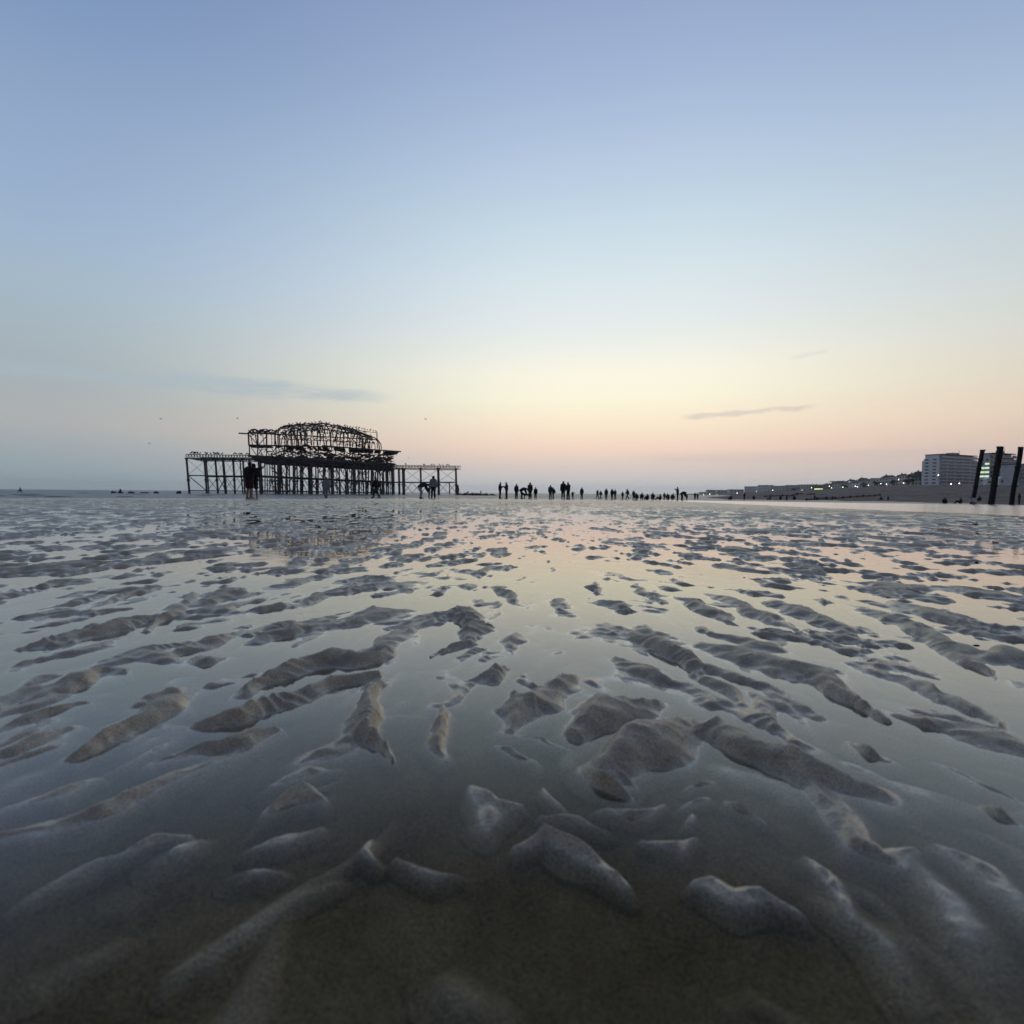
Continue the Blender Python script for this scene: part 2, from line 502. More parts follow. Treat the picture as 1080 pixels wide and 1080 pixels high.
def ripple(x, y, far_lod):
    """height of the sand over the water film"""
    r = np.hypot(x, y)
    az = np.degrees(np.arctan2(x, y))
    H = np.full(x.shape, -0.009)
    # free field, everywhere
    w1 = 0.05 * pn(x / .35, y / .35, 21) + 0.02 * pn(x / .11, y / .11, 22)
    w2 = 0.06 * pn(x / .4, y / .4, 23) + 0.02 * pn(x / .13, y / .13, 24)
    wr_ = sstep(-6, 22, az); 

    big = sstep(4.0, 9.0, r)

    def fld(sh, seed):
        u = x + sh * y + w1; v = y - sh * 0.5 * x + w2
        a = (pn(u / .13, v / .25, seed) + .75 * pn(u / .062, v / .115, seed + 1) + .45 * pn(u / .032, v / .05, seed + 2)
             + .40 * pn(u / .42, v / .6, seed + 5))
        c = (pn(u / .17, v / .32, seed + 6) + .75 * pn(u / .075, v / .16, seed + 7) + .3 * pn(u / .42, v / .7, seed + 5))
        return a * (1 - big) + c * big + .30 * pn(x / 1.1, y / 1.6, seed + 3)
    f = fld(-.42, 31) * (1 - wr_) + fld(.52, 41) * wr_
    thr = 0.26 - 0.13 * sstep(3.0, 9.0, r) + 0.10 * np.exp(-((az - 4) / 16) ** 2) * (1 - sstep(4, 11, r))
    raw = f - thr
    up = (.015 + .005 * big) * (1 - np.exp(-np.maximum(raw, 0) * 2.4))
    dn = .016 * np.minimum(raw, 0)
    free = np.maximum(np.where(raw > 0, up, dn), -.02) * (1 - .25 * sstep(5, 12, r))
    # near field from the ridge list
    near = r < 3.4
    xn = x[near]; yn = y[near]; rn = r[near]
    k = np.clip(rn / .8, .6, 2.0)
    xw = xn + k * (.016 * pn(xn / .085, yn / .085, 51) + .0035 * pn(xn / .03, yn / .03, 52))
    yw = yn + k * (.020 * pn(xn / .085, yn / .1, 53) + .004 * pn(xn / .032, yn / .032, 54))
    lowr = .0120 * (1 - sstep(.55, .85, rn)) + .0040
    hn = np.maximum(-.0125 + .0035 * pn(xn / .16, yn / .2, 55), .9 * free[near] - lowr)
    for pts, h in RIDGES:
        hh = h * .01
        base = .011
        P = [on_z(px, py, hh * .55) for px, py, w in pts]
        ym = sum(py for px, py, w in pts) / len(pts)
        kw_ = float(np.interp(ym, [800, 880], [1, .78]))
        W = [w * .01 * kw_ for px, py, w in pts]
        wk = .97 / math.sqrt(max(.42, 1 - math.sqrt(base / max(hh + base, base * 1.02))))
        mw = max(W) * wk + .05
        xs = [p.x for p in P]; ys = [p.y for p in P]
        sel = np.nonzero((xw > min(xs) - mw) & (xw < max(xs) + mw) & (yw > min(ys) - mw * 1.3) & (yw < max(ys) + mw * 1.3))[0]
        if not len(sel): continue
        xx, yy = xw[sel], yw[sel]
        best = np.full(len(sel), -1.0)
        wide = float(np.clip((max(W) - .030) / .02, 0, 1)); cone = .28 - .22 * wide; soft = 1 - .6 * wide
        wv = pn(xx / .10, yy / .10, 64)
        hv_ = 1 + .34 * pn(xx / .09, yy / .09, 65) + .08 * pn(xx / .028, yy / .028, 66)
        sm_ = sstep(-.2, .3, pn(xx / .16, yy / .16, 68))
        L = sum((P[i + 1] - P[i]).length for i in range(len(P) - 1)); acc = 0
        for i in range(len(P) - 1):
            a, b = P[i], P[i + 1]
            d = b - a; l2 = d.x ** 2 + d.y ** 2
            t = np.clip(((xx - a.x) * d.x + (yy - a.y) * d.y) / l2, 0, 1)
            qx = xx - (a.x + t * d.x); qy = yy - (a.y + t * d.y)
            w = (W[i] * (1 - t) + W[i + 1] * t) * wk
            side = qy / np.maximum(np.hypot(qx, qy), 1e-6)
            w = w * (1 - .26 * side) * (1 + .34 * wv)
            q = np.hypot(qx, qy) / w
            s_ = (acc + t * math.sqrt(l2)) / L
            end = .52 + .48 * np.sin(np.pi * np.clip(s_ * .86 + .08, 0, 1))
            q = np.minimum(q, 1.0); pr = ((1 - cone) * (1 - q * q) ** 2 + cone * (1 - q) ** 1.25) * (1 + (np.minimum(hv_, 1.15) - 1) * soft)
            qs = q * np.sign(qx * d.y - qy * d.x)
            pr = pr + .075 * soft * sm_ * (1 - q) * (1 - 1.8 * np.abs(np.sin(qs * 5.2 + 1.6 * wv + 3 * s_)))
            best = np.maximum(best, np.where(q < .999, pr * end, -1))
            acc += math.sqrt(l2)
        z = (hh + base) * best - base
        cur = hn[sel]
        ok = best > -.5
        # smooth union
        kk = .0035
        hmix = np.clip(.5 + .5 * (z - cur) / kk, 0, 1)
        un = cur * (1 - hmix) + z * hmix + kk * hmix * (1 - hmix)
        hn[sel] = np.where(ok, un, cur)
    bl = 1 - sstep(1.75, 2.5, r)
    H = free
    sub = H[near]
    b = bl[near]
    # outside the ridge list's frame (to the sides and behind) the free field carries on
    azn = np.abs(az[near])
    b = b * (1 - sstep(47, 56, azn))
    b = np.maximum(b, 1 - sstep(.30, .42, rn))
    crk = 1 - 2.2 * np.abs(pn(xw / .055 + .3 * pn(yw / .09, xw / .09, 57), yw / .035, 58))
    crk2 = 1 - 2.2 * np.abs(pn(xw / .11, yw / .05, 59))
    hn = hn + np.clip((hn + .006) / .012, 0, 1) * (.0016 * crk * (pn(xn / .2, yn / .2, 60) > -.05) + .0016 * crk2)
    H[near] = sub * (1 - b) + hn * b
    # crest wrinkles, only where sand stands out
    ph = (x * .25 * np.sign(x) + y) / .0088 + 7.0 * pn(x / .16, y / .16, 61) + 2.6 * pn(x / .05, y / .05, 63)
    wr2 = np.clip((H + .005) / .009, 0, 1) * (1 - sstep(2, 5, r)) * sstep(0.0, .35, pn(x / .21, y / .25, 62))
    H = H + wr2 * .0019 * (1 - np.abs(np.sin(ph)) * 1.7)
    ph2 = (x - .3 * y) / .0125 + 6.0 * pn(x / .2, y / .2, 66)
    H = H + np.clip((H + .004) / .01, 0, 1) * (1 - sstep(2, 5, r)) * sstep(.1, .4, pn(x / .26, y / .3, 67)) * .0020 * (1 - np.abs(np.sin(ph2)) * 1.7)
    sk = .0030
    H = np.where(H > 0, H * H / (H + sk) * 1.22, -H * H / (-H + sk * .6) * 1.08)
    lo = np.clip(1 - r / 4.0, 0, 1)
    H = H + lo * (.0008 * pn(x / .018, y / .018, 71) + .0004 * pn(x / .007, y / .007, 72))
    # smooth wet sand beyond the rippled flat, on the right
    xb = 8.4 + (y - 8.2) * .15 + .9 * pn(x / 3, y / 3, 81) + .5 * pn(x / .8, y / .9, 83)
    m = sstep(-.4, .5, x - xb) * (y > 2)
    m = m * sstep(7, 10, r)
    H = H * (1 - m) + (-.005) * m
    H = H * (1 - sstep(45, 80, r)) + (-.004) * sstep(45, 80, r)
    return H


def polar(angs_deg, radii):
    a = np.radians(np.asarray(angs_deg)); r = np.asarray(radii)
    Rr, A = np.meshgrid(r, a, indexing='ij')
    return Rr * np.sin(A), Rr * np.cos(A)


fine = np.linspace(-57, 57, 1120)
angs = np.concatenate([np.linspace(-180, -57, 130)[:-1], fine, np.linspace(57, 180, 130)[1:-1]])
rad = [.10, .16, .22]
r_ = .25
while r_ < 36:
    rad.append(r_)
    r_ += max(.0018, .0034 * r_)
while r_ < 240:
    rad.append(r_); r_ *= 1.03
X, Y = polar(angs, rad)
Z = macro(X, Y) + ripple(X, Y, None)
Z = np.where(np.hypot(X, Y) < .2, -.012, Z)

# sand
m = bpy.data.materials.new('wet rippled sand'); m.use_nodes = True
nt = m.node_tree; nodes, links = nt.nodes, nt.links
b = nodes['Principled BSDF']
tc = N('ShaderNodeTexCoord')


def noise(scale, detail=4, rough=.55, vec=None):
    n = N('ShaderNodeTexNoise')
    n.inputs['Scale'].default_value = scale; n.inputs['Detail'].default_value = detail
    n.inputs['Roughness'].default_value = rough
    links.new(vec or tc.outputs['Object'], n.inputs['Vector'])
    return n.outputs['Fac']


cr = N('ShaderNodeValToRGB')
cr.color_ramp.elements[0].position = .3; cr.color_ramp.elements[0].color = (.43, .350, .230, 1)
cr.color_ramp.elements[1].position = .72; cr.color_ramp.elements[1].color = (.72, .59, .39, 1)
links.new(noise(14, 6, .65), cr.inputs['Fac'])
gr = N('ShaderNodeValToRGB')
gr.color_ramp.elements[0].position = .3; gr.color_ramp.elements[0].color = (.42, .42, .43, 1)
gr.color_ramp.elements[1].position = .68; gr.color_ramp.elements[1].color = (1.28, 1.26, 1.22, 1)
gn = noise(430, 3, .75)
links.new(gn, gr.inputs['Fac'])
mu = N('ShaderNodeMixRGB', blend_type='MULTIPLY'); mu.inputs[0].default_value = 1
links.new(cr.outputs[0], mu.inputs[1]); links.new(gr.outputs[0], mu.inputs[2])
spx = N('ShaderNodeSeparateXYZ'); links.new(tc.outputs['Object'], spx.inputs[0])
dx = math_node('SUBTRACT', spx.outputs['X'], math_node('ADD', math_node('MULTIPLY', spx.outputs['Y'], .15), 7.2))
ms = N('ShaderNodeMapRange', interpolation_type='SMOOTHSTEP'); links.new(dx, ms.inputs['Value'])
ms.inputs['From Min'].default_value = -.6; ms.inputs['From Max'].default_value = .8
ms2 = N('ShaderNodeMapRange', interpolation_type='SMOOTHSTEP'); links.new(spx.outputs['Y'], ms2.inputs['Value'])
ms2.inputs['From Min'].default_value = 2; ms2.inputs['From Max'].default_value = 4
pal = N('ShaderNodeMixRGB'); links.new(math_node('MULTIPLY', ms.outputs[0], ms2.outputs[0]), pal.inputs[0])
links.new(mu.outputs[0], pal.inputs[1]); pal.inputs[2].default_value = (.60, .50, .40, 1)  # right-hand strand: low sky's reflection painted in as a paler base colour
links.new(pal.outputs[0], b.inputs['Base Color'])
b.inputs['Roughness'].default_value = .55
b.inputs['Specular IOR Level'].default_value = .45
b.inputs['Coat Weight'].default_value = .40
b.inputs['Coat IOR'].default_value = 1.4
spz = N('ShaderNodeSeparateXYZ'); links.new(tc.outputs['Object'], spz.inputs[0])


def mrl(v, a, b_, c, d):
    n = N('ShaderNodeMapRange'); links.new(v, n.inputs['Value'])
    for k_, x_ in zip(('From Min', 'From Max', 'To Min', 'To Max'), (a, b_, c, d)):
        n.inputs[k_].default_value = x_
    return n.outputs[0]


# damp sand: a thin sheet of water on it near the waterline, drained towards the crests
lowz = mrl(spz.outputs['Z'], -.0015, .0002, 0, 1)            # nothing extra under the water
farm = mrl(spz.outputs['Y'], 8, 14, 0, 1)
dry = math_node('MAXIMUM', mrl(math_node('ADD', spz.outputs['Z'], math_node('MULTIPLY', math_node('SUBTRACT', noise(30, 4, .6), .5), .006)), .0005, .0095, 0, 1), math_node('MULTIPLY', farm, .45))
wet_any = math_node('MAXIMUM', lowz, farm)
cwt = math_node('MULTIPLY', wet_any, mrl(dry, 0, 1, 1.0, .28))
links.new(cwt, b.inputs['Coat Weight'])
links.new(mrl(dry, 0, 1, .07, .30), b.inputs['Coat Roughness'])
b.inputs['Coat IOR'].default_value = 1.45
links.new(math_node('MULTIPLY', wet_any, .35), b.inputs['Specular IOR Level'])
bp = N('ShaderNodeBump'); bp.inputs['Strength'].default_value = .7; bp.inputs['Distance'].default_value = .0018
links.new(gn, bp.inputs['Height'])
bp2 = N('ShaderNodeBump'); bp2.inputs['Strength'].default_value = .35; bp2.inputs['Distance'].default_value = .003
links.new(noise(90, 4, .6), bp2.inputs['Height'])
links.new(bp2.outputs[0], bp.inputs['Normal'])
links.new(bp.outputs[0], b.inputs['Normal'])
links.new(bp2.outputs[0], b.inputs['Coat Normal'])
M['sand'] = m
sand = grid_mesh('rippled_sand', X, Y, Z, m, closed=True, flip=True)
tag(sand, kind='structure')
del X, Y, Z

# film of standing water over the sand: pools between the ripples
m = bpy.data.materials.new('shallow standing water'); m.use_nodes = True
nt = m.node_tree; nodes, links = nt.nodes, nt.links
nodes.remove(nodes['Principled BSDF'])
out = nodes['Material Output']
tr = N('ShaderNodeBsdfTransparent'); tr.inputs[0].default_value = (.97, .97, .97, 1)
gl = N('ShaderNodeBsdfGlossy'); gl.inputs['Color'].default_value = (.96, .955, .95, 1); gl.inputs['Roughness'].default_value = .035
tc = N('ShaderNodeTexCoord')
bp = N('ShaderNodeBump'); bp.inputs['Strength'].default_value = .10; bp.inputs['Distance'].default_value = .010
links.new(math_node('ADD', noise(9, 3, .5), math_node('MULTIPLY', noise(55, 3, .6), .10)), bp.inputs['Height'])
links.new(bp.outputs[0], gl.inputs['Normal'])
spx = N('ShaderNodeSeparateXYZ'); links.new(tc.outputs['Object'], spx.inputs[0])
dx = math_node('SUBTRACT', spx.outputs['X'], math_node('ADD', math_node('MULTIPLY', spx.outputs['Y'], .15), 7.2))
ms = N('ShaderNodeMapRange', interpolation_type='SMOOTHSTEP'); links.new(dx, ms.inputs['Value'])
ms.inputs['From Min'].default_value = -.6; ms.inputs['From Max'].default_value = .8
ms.inputs['To Min'].default_value = .035; ms.inputs['To Max'].default_value = .16
ruf = N('ShaderNodeMapRange'); links.new(noise(1.7, 5, .62), ruf.inputs['Value'])
ruf.inputs['From Min'].default_value = .45; ruf.inputs['From Max'].default_value = .7
ruf.inputs['To Min'].default_value = 0; ruf.inputs['To Max'].default_value = .05
links.new(math_node('ADD', ms.outputs[0], ruf.outputs[0]), gl.inputs['Roughness'])
lw = N('ShaderNodeLayerWeight'); lw.inputs['Blend'].default_value = .5
p_ = math_node('POWER', math_node('MAXIMUM', math_node('DIVIDE', math_node('SUBTRACT', lw.outputs['Facing'], .35), .65), 0.0), 1.8)
fac = math_node('ADD', math_node('MULTIPLY', p_, .97), .003)
mx = N('ShaderNodeMixShader')
links.new(fac, mx.inputs[0]); links.new(tr.outputs[0], mx.inputs[1]); links.new(gl.outputs[0], mx.inputs[2])
links.new(mx.outputs[0], out.inputs['Surface'])
va = N('ShaderNodeVolumeAbsorption'); va.inputs['Color'].default_value = (.54, .47, .28, 1); va.inputs['Density'].default_value = 50
links.new(va.outputs[0], out.inputs['Volume'])
M['water_film'] = m
wr_list = np.geomspace(.12, 130, 240)
low = np.array([130, 60, 30, 20, 10, 5, .12])
X, Y = polar(np.linspace(-180, 180, 361)[:-1], np.concatenate([wr_list, low, [.12]]))
Zf = macro(X, Y)
Zf[240:247] -= .09
film = grid_mesh('shallow_water', X, Y, Zf, m, closed=True, flip=True)
tag(film, kind='structure')

# sea
m = bpy.data.materials.new('sea water'); m.use_nodes = True
nt = m.node_tree; nodes, links = nt.nodes, nt.links
b = nodes['Principled BSDF']
b.inputs['Base Color'].default_value = (.13, .17, .20, 1)
b.inputs['Roughness'].default_value = .34
b.inputs['Specular IOR Level'].default_value = .35
b.inputs['IOR'].default_value = 1.33
tc = N('ShaderNodeTexCoord')
mp = N('ShaderNodeMapping'); mp.inputs['Scale'].default_value = (.35, 1, 1)
links.new(tc.outputs['Object'], mp.inputs[0])
bp = N('ShaderNodeBump'); bp.inputs['Strength'].default_value = .9; bp.inputs['Distance'].default_value = .35
links.new(noise(.55, 5, .6, mp.outputs[0]), bp.inputs['Height'])
links.new(bp.outputs[0], b.inputs['Normal'])
M['sea'] = m
X, Y = polar(np.linspace(-180, 180, 481)[:-1], np.concatenate([np.linspace(24, 60, 20), np.geomspace(61, 400, 260), np.geomspace(410, 6000, 60)]))
rr = np.hypot(X, Y)
amp = .10 * sstep(50, 90, rr)
Zs = SEA_Z + amp * (pn(X / 14, Y / 3.2, 91) + .5 * pn(X / 5, Y / 1.6, 92)) * (1 - sstep(300, 900, rr))
sea = grid_mesh('sea', X, Y, Zs, m, closed=True, flip=True)
tag(sea, kind='structure')

# breaking wavelets: foam lines on the left and below the pier
fm = MB()
for k in range(16):
    px = random.uniform(-30, 470)
    Yd = random.choice((62, 78, 100, 130, 165)) * random.uniform(.93, 1.07)
    p = on_y(px, 520, Yd)
    L = random.uniform(2, 9)
    pts = [(p.x + t * L, Yd + .5 * math.sin(t * 5 + k), SEA_Z + .11) for t in np.linspace(-.5, .5, 7)]
    fm.tube(pts, [.01, .05, .09, .10, .08, .05, .01], 6)
o = fm.build('sea_foam', M['foam'], smooth=True)
tag(o, 'white foam lines breaking on the shallow sea below the pier', 'foam', kind='stuff')

# ------------------------------------------------------------------ shingle bank and hillside
F = [(74, -200), (73, -40), (72, 20), (71, 71), (73, 86), (71, 101), (62, 110), (50, 120), (75, 200), (140, 330), (300, 700), (480, 1200), (700, 1900), (800, 2600)]
P = [(230, -220), (225, -60), (200, 60), (187, 190), (281, 330), (346, 430), (394, 560), (420, 650), (444, 750), (481, 1000), (540, 1200), (596, 1400), (721, 1900), (860, 2600)]
PZ = [4.5, 4.5, 4.5, 4.5, 7.3, 9.2, 9.4, 8.6, 7.9, 6.0, 5.0, 4.0, 4.0, 4.0]
tt = np.linspace(0, len(F) - 1, 220)
fx = np.interp(tt, range(len(F)), [p[0] for p in F]); fy = np.interp(tt, range(len(F)), [p[1] for p in F])
pxs = np.interp(tt, range(len(P)), [p[0] for p in P]); pys = np.interp(tt, range(len(P)), [p[1] for p in P])
pz = np.interp(tt, range(len(P)), PZ)
ss = np.linspace(-.06, 1, 60)
S, _ = np.meshgrid(ss, tt, indexing='ij')
BX = fx + (pxs - fx) * S; BY = fy + (pys - fy) * S
z0 = SEA_Z - .02
BZ = z0 + (pz - z0) * (np.where(S < 0, S * 1.2, .18 * S + .82 * sstep(-.08, 1.0, S)))
BZ += .45 * pn(BX / 9, BY / 9, 101) * sstep(0.02, .15, S) + .10 * pn(BX / 2.5, BY / 2.5, 102) * sstep(0.02, .15, S)
M['shingle'] = mat('dusky shingle', (.155, .116, .088), .9, .6, .16, .8)
bank = grid_mesh('shingle_beach', BX, BY, BZ, M['shingle'])
tag(bank, kind='structure')
BKX, BKY, BKZ = BX.ravel(), BY.ravel(), BZ.ravel()


def bank_z(x, y):
    i = np.argmin((BKX - x) ** 2 + (BKY - y) ** 2)
    return float(BKZ[i])


def bank_at(px, py):
    """first point where the view ray through a pixel meets the shingle bank"""
    d = ray(px, py)
    for Yt in np.geomspace(60, 1500, 500):
        t = Yt / d.y
        x, z = d.x * t, CAM_H + d.z * t
        i = np.argmin((BKX - x) ** 2 + (BKY - Yt) ** 2)
        if (BKX[i] - x) ** 2 + (BKY[i] - Yt) ** 2 < 900 and z <= BKZ[i]:
            return Vector((x, Yt, float(BKZ[i])))
    return None


# town hillside behind the promenade
hs = np.linspace(0, 1, 26)
S2, _ = np.meshgrid(hs, tt, indexing='ij')
HX = pxs + 900 * S2; HY = pys + 260 * S2
HZ = pz - .05 + 24 * sstep(0.05, 1, S2) + 1.5 * pn(HX / 80, HY / 80, 111) * sstep(.02, .2, S2)
M['hill'] = mat('dull hillside grass', (.055, .062, .045), .95, .3, .02)
tag(grid_mesh('hillside', HX, HY, HZ, M['hill']), kind='structure')

# ------------------------------------------------------------------ ruined pier
pier = empty('ruined_pier', (on_y(335, 520, 205).x, 205, SEA_Z))
tag(pier, 'skeletal burnt out iron pier standing on columns in the sea, roof ribs bare', 'pier')
PO = Vector(pier.location)


def pY(px, dep=0):
    return 190 + (px - 197) * (235 - 190) / 288 + dep


def PP(px, py, dep=0):
    """a point of the pier: its picture place on the front row, then straight back by dep metres"""
    v = on_y(px, py, pY(px))
    ax = Vector((1, .30, 0)).normalized()
    back = Vector((-ax.y, ax.x, 0))
    return v + back * dep - PO


PX = 0.37


def part(name, mb, m=M['iron'], parent=pier, smooth=False):
    return mb.build(name, m, parent, smooth=smooth)


def bar(a, b, r, n=5):
    return MB().tube([a, b], r, n)


def column(px0, py0, px1, py1, r, dep=0):
    mb = MB()
    a = PP(px0, py0, dep); b = PP(px1, py1, dep); b.z = SEA_Z - PO.z - 2.5
    mb.tube([a, a + Vector((0, 0, -.5))], r * 1.7, 8)
    mb.tube([a + Vector((0, 0, -.5)), b], r, 8)
    j = a.lerp(b, .52)
    mb.tube([j + Vector((0, 0, .35)), j - Vector((0, 0, .35))], r * 1.5, 8)
    return part('column', mb)


# left platform
ltop = [196.7, 215.5, 227, 235.5, 246, 256.2, 274.5]
lbot = [200.3, 218.7, 230.5, 239.2, 248.2, 258.8, 277.5]
for k in range(7):
    for dep, rr_ in ((0, .36), (16, .26)):
        column(ltop[k] + dep * .5, 483, lbot[k] + dep * .5, 520, rr_, dep)
LW = 480.3


def girder(pxa, pya, pxb, pyb, depth_px, dep, n, r=.13):
    mb = MB()
    mb.tube([PP(pxa, pya, dep), PP(pxb, pyb, dep)], r * 1.3, 5)
    mb.tube([PP(pxa, pya + depth_px, dep), PP(pxb, pyb + depth_px, dep)], r * 1.3, 5)
    for i in range(n):
        t0, t1 = i / n, (i + 1) / n
        tm = (t0 + t1) / 2
        L = lambda t, o: PP(pxa + (pxb - pxa) * t, pya + (pyb - pya) * t + o, dep)
        mb.tube([L(t0, 0), L(tm, depth_px)], r * .7, 4)
        mb.tube([L(tm, depth_px), L(t1, 0)], r * .7, 4)
        mb.tube([L(t0, 0), L(t0, depth_px)], r * .7, 4)
    return part('lattice_girder', mb)


girder(196, 479.3, 262, 480.3, 4.2, 0, 22)
girder(198, 479.6, 268, 480.5, 4.0, 16, 22)
girder(262, 480.3, 330, 483.5, 4.5, 0, 20)
mb = MB()
for k in range(24):
    x = 197 + k * 3.0
    mb.tube([PP(x, 483.0 + .03 * k, 0), PP(x + random.uniform(-.5, .5), 483, 16)], .14, 4)
part('deck_joists', mb)
for dep in (0, 16):
    part('tie_beam', bar(PP(198.5 + dep * .4, 501.5, dep), PP(300, 502.5, dep), .22))
    part('tie_beam', bar(PP(199.5 + dep * .4, 517.2, dep), PP(300, 518.5, dep), .16))


def xbrace(x0, x1, y0, y1, dep, r=.10, one=False):
    mb = MB().tube([PP(x0, y0, dep), PP(x1, y1, dep)], r, 4)
    if not one:
        mb.tube([PP(x0, y1, dep + .3), PP(x1, y0, dep + .3)], r, 4)
    return part('cross_brace', mb)


for k in range(6):
    x0, x1 = ltop[k] + 1.4, ltop[k + 1] + 1.4
    xbrace(x0, x1, 485, 501, 0, .055)
    xbrace(x0 + 1.5, x1 + 1.5, 502.5, 518, 0, .15 if k in (0, 2) else .09, one=(k % 3 == 0))
    if k % 2:
        xbrace(x0 + 8, x1 + 8, 502.5, 518, 16, .08)

# dense columns below the hall, in rows
cols_mid = [(274.5, .75), (279.5, .3), (284.5, .3), (289, .32), (293.5, .85), (302, .42), (310, .9), (317, .42), (328, .95), (335.5, .4),
            (341, .4), (347, .45), (350.5, .9), (357.5, .42), (366, .5), (373.5, .85), (378, .4), (386, .5), (392.5, .95), (398.5, .55), (404, .6), (408, .4), (413, .65)]
for i, (x, r) in enumerate(cols_mid):
    py = 483.5 + (x - 275) * (492 - 483.5) / 140
    column(x, py, x + .6 + random.uniform(-1.2, 1.2), 520, r * .66, 0)
for dep, st in ((6, 7.6), (13, 8.2), (22, 9.0)):
    x = 278 + dep * .3
    while x < 414:
        py = 483.5 + (x - 275) * (492 - 483.5) / 140
        column(x + random.uniform(-1.5, 1.5), py, x + random.uniform(-1.5, 2), 520, random.uniform(.16, .36), dep)
        x += st
for dep in (0, 11, 22):
    part('tie_beam', bar(PP(276, 502, dep), PP(414, 508.5, dep), .28))
    part('tie_beam', bar(PP(276, 517.5, dep), PP(414, 520, dep), .25))
    part('deck_beam', bar(PP(262, 480.8, dep), PP(416, 490.5, dep), .50, 6))
    part('deck_beam', bar(PP(268, 486.0, dep), PP(416, 494.5, dep), .34, 6))
for k in range(22):
    x = 276 + k * 6.2
    py = 502 + (x - 276) * 6.5 / 138
    xbrace(x, x + random.uniform(6, 11), py + 1, 519, random.choice((0, 5, 11)), random.uniform(.10, .2), one=random.random() < .6)
for k in range(12):
    x = 276 + k * 11.4
    py0 = 484 + (x - 275) * 8.5 / 140
    xbrace(x, x + random.uniform(6, 12), py0 + 2, py0 + 17, random.choice((0, 11, 22)), random.uniform(.08, .16), one=random.random() < .4)
# arched brackets between the columns
for k in range(16):
    x = 278 + k * 8.4
    py = 487 + (x - 275) * 8.5 / 140
    mb = MB()
    pts = [PP(x + 3.6 - 3.6 * math.cos(a), py + 7 - 6 * math.sin(a), 0) for a in np.linspace(0, math.pi, 9)]
    mb.tube(pts, .17, 5)
    part('arched_bracket', mb)

# deck plates, floor bands: torn strips
def sheet(pxa, pxb, fy_, th, dep0, dep1, name, n=26, rag=.5):
    mb = MB()
    for i in range(n):
        t0, t1 = i / n, (i + 1) / n
        if random.random() < .16 * rag * 2: continue
        x0, x1 = pxa + (pxb - pxa) * t0, pxa + (pxb - pxa) * t1
        d0 = dep0 + random.uniform(0, 1.5) * rag; d1 = dep1 - random.uniform(0, 6) * rag
        zt = random.uniform(-.3, .3) * rag
        A = [PP(x0, fy_(t0) + zt, d0), PP(x1, fy_(t1) + zt, d0), PP(x1, fy_(t1) + zt, d1), PP(x0, fy_(t0) + zt, d1)]
        o = len(mb.v)
        for q in A: mb.v.append(tuple(q))
        for q in A: mb.v.append((q.x, q.y, q.z - th))
        for q in ((0, 1, 2, 3), (7, 6, 5, 4), (0, 4, 5, 1), (1, 5, 6, 2), (2, 6, 7, 3), (3, 7, 4, 0)):
            mb.f.append(tuple(o + i_ for i_ in q))
    return part(name, mb)


sheet(266, 414, lambda t: 482.0 + 8.5 * t, .6, -1, 24, 'deck_plates', 34, .6)
sheet(318, 414, lambda t: 480.5 + 9.0 * t, .8, 0, 26, 'deck_plates', 20, .5)
sheet(300, 422, lambda t: 469.5 + 2.5 * t + 4.6 * t * t, .6, -2, 20, 'gallery_roof', 46, 1.1)
sheet(262, 318, lambda t: 469.6 + 1.6 * t, .45, 0, 10, 'gallery_roof', 14, .9)
sheet(352, 420, lambda t: 472.0 + 4.0 * t, .8, -3, 12, 'gallery_roof', 26, .9)
# gallery edge beams and posts
part('gallery_beam', bar(PP(262, 469.3, 0), PP(352, 471.5, 0), .3, 6))
part('gallery_beam', bar(PP(340, 470.5, -2), PP(422.5, 476.8, -2), .3, 6))
for x in (263, 272, 281.5, 291, 300, 309, 318, 327, 336, 345, 354, 363, 372, 381, 390, 399.5, 404.5, 412.5):
    top = 470 + max(0, (x - 330)) * .07
    bot = 481 + (x - 263) * .066
    part('gallery_post', bar(PP(x, top, 0), PP(x + random.uniform(-.6, .6), bot, 0), .24))
for k in range(8):
    x = 264 + k * 7
    xbrace(x, x + 6, 471, 480, 1.0, .13, one=k % 2 == 0)
# upper storey: posts and eaves
part('eaves_beam', bar(PP(261, 456.3, 0), PP(296, 458.2, 0), .33, 6))
part('eaves_beam', bar(PP(252.3, 457.2, -1), PP(263, 457.8, -1), .30, 6))
part('eaves_beam', bar(PP(293, 458.0, 0), PP(394, 463.5, 0), .26, 6))
part('eaves_beam', bar(PP(294, 462.0, 3), PP(396, 466.5, 3), .18, 6))
for x, cut in ((262.6, 7), (272.0, 5), (281.2, 6), (290.0, 5)):
    mb = MB()
    w_ = random.uniform(-.6, .6)
    pts = [PP(x, 470, 0), PP(x - .2 + w_, 458, 0), PP(x + .4, 455.2 + w_, .5), PP(x + 2, 453 + w_, 1.5), PP(x + 4.4, 452.3 + 1.5 * w_, 3), PP(x + 7.5, 453.5 + 2 * w_, 6), PP(x + 9, 457, 8)][:cut]
    mb.tube(pts, .30, 6)
    part('roof_rib', mb)
for x, r in ((264.5, .16), (269, .2), (277, .14), (286.5, .14), (289.5, .16), (294.5, .22), (302, .16), (306.5, .16), (313, .16), (318, .18)):
    part('upper_post', bar(PP(x, 457.5, 0), PP(x + random.uniform(0, 2.5), 469.5, 0), r))
xbrace(263, 272, 459, 469.5, 0, .16, True)
xbrace(282, 272.5, 459, 469.5, 0, .16, True)


def ridge_y(px):
    return float(np.interp(px, [293, 296, 300, 308, 320, 335, 345, 355, 365, 375, 385, 395], [453, 448.5, 446, 445, 444.6, 443, 444.4, 446.4, 448.6, 451.4, 454.6, 459]))


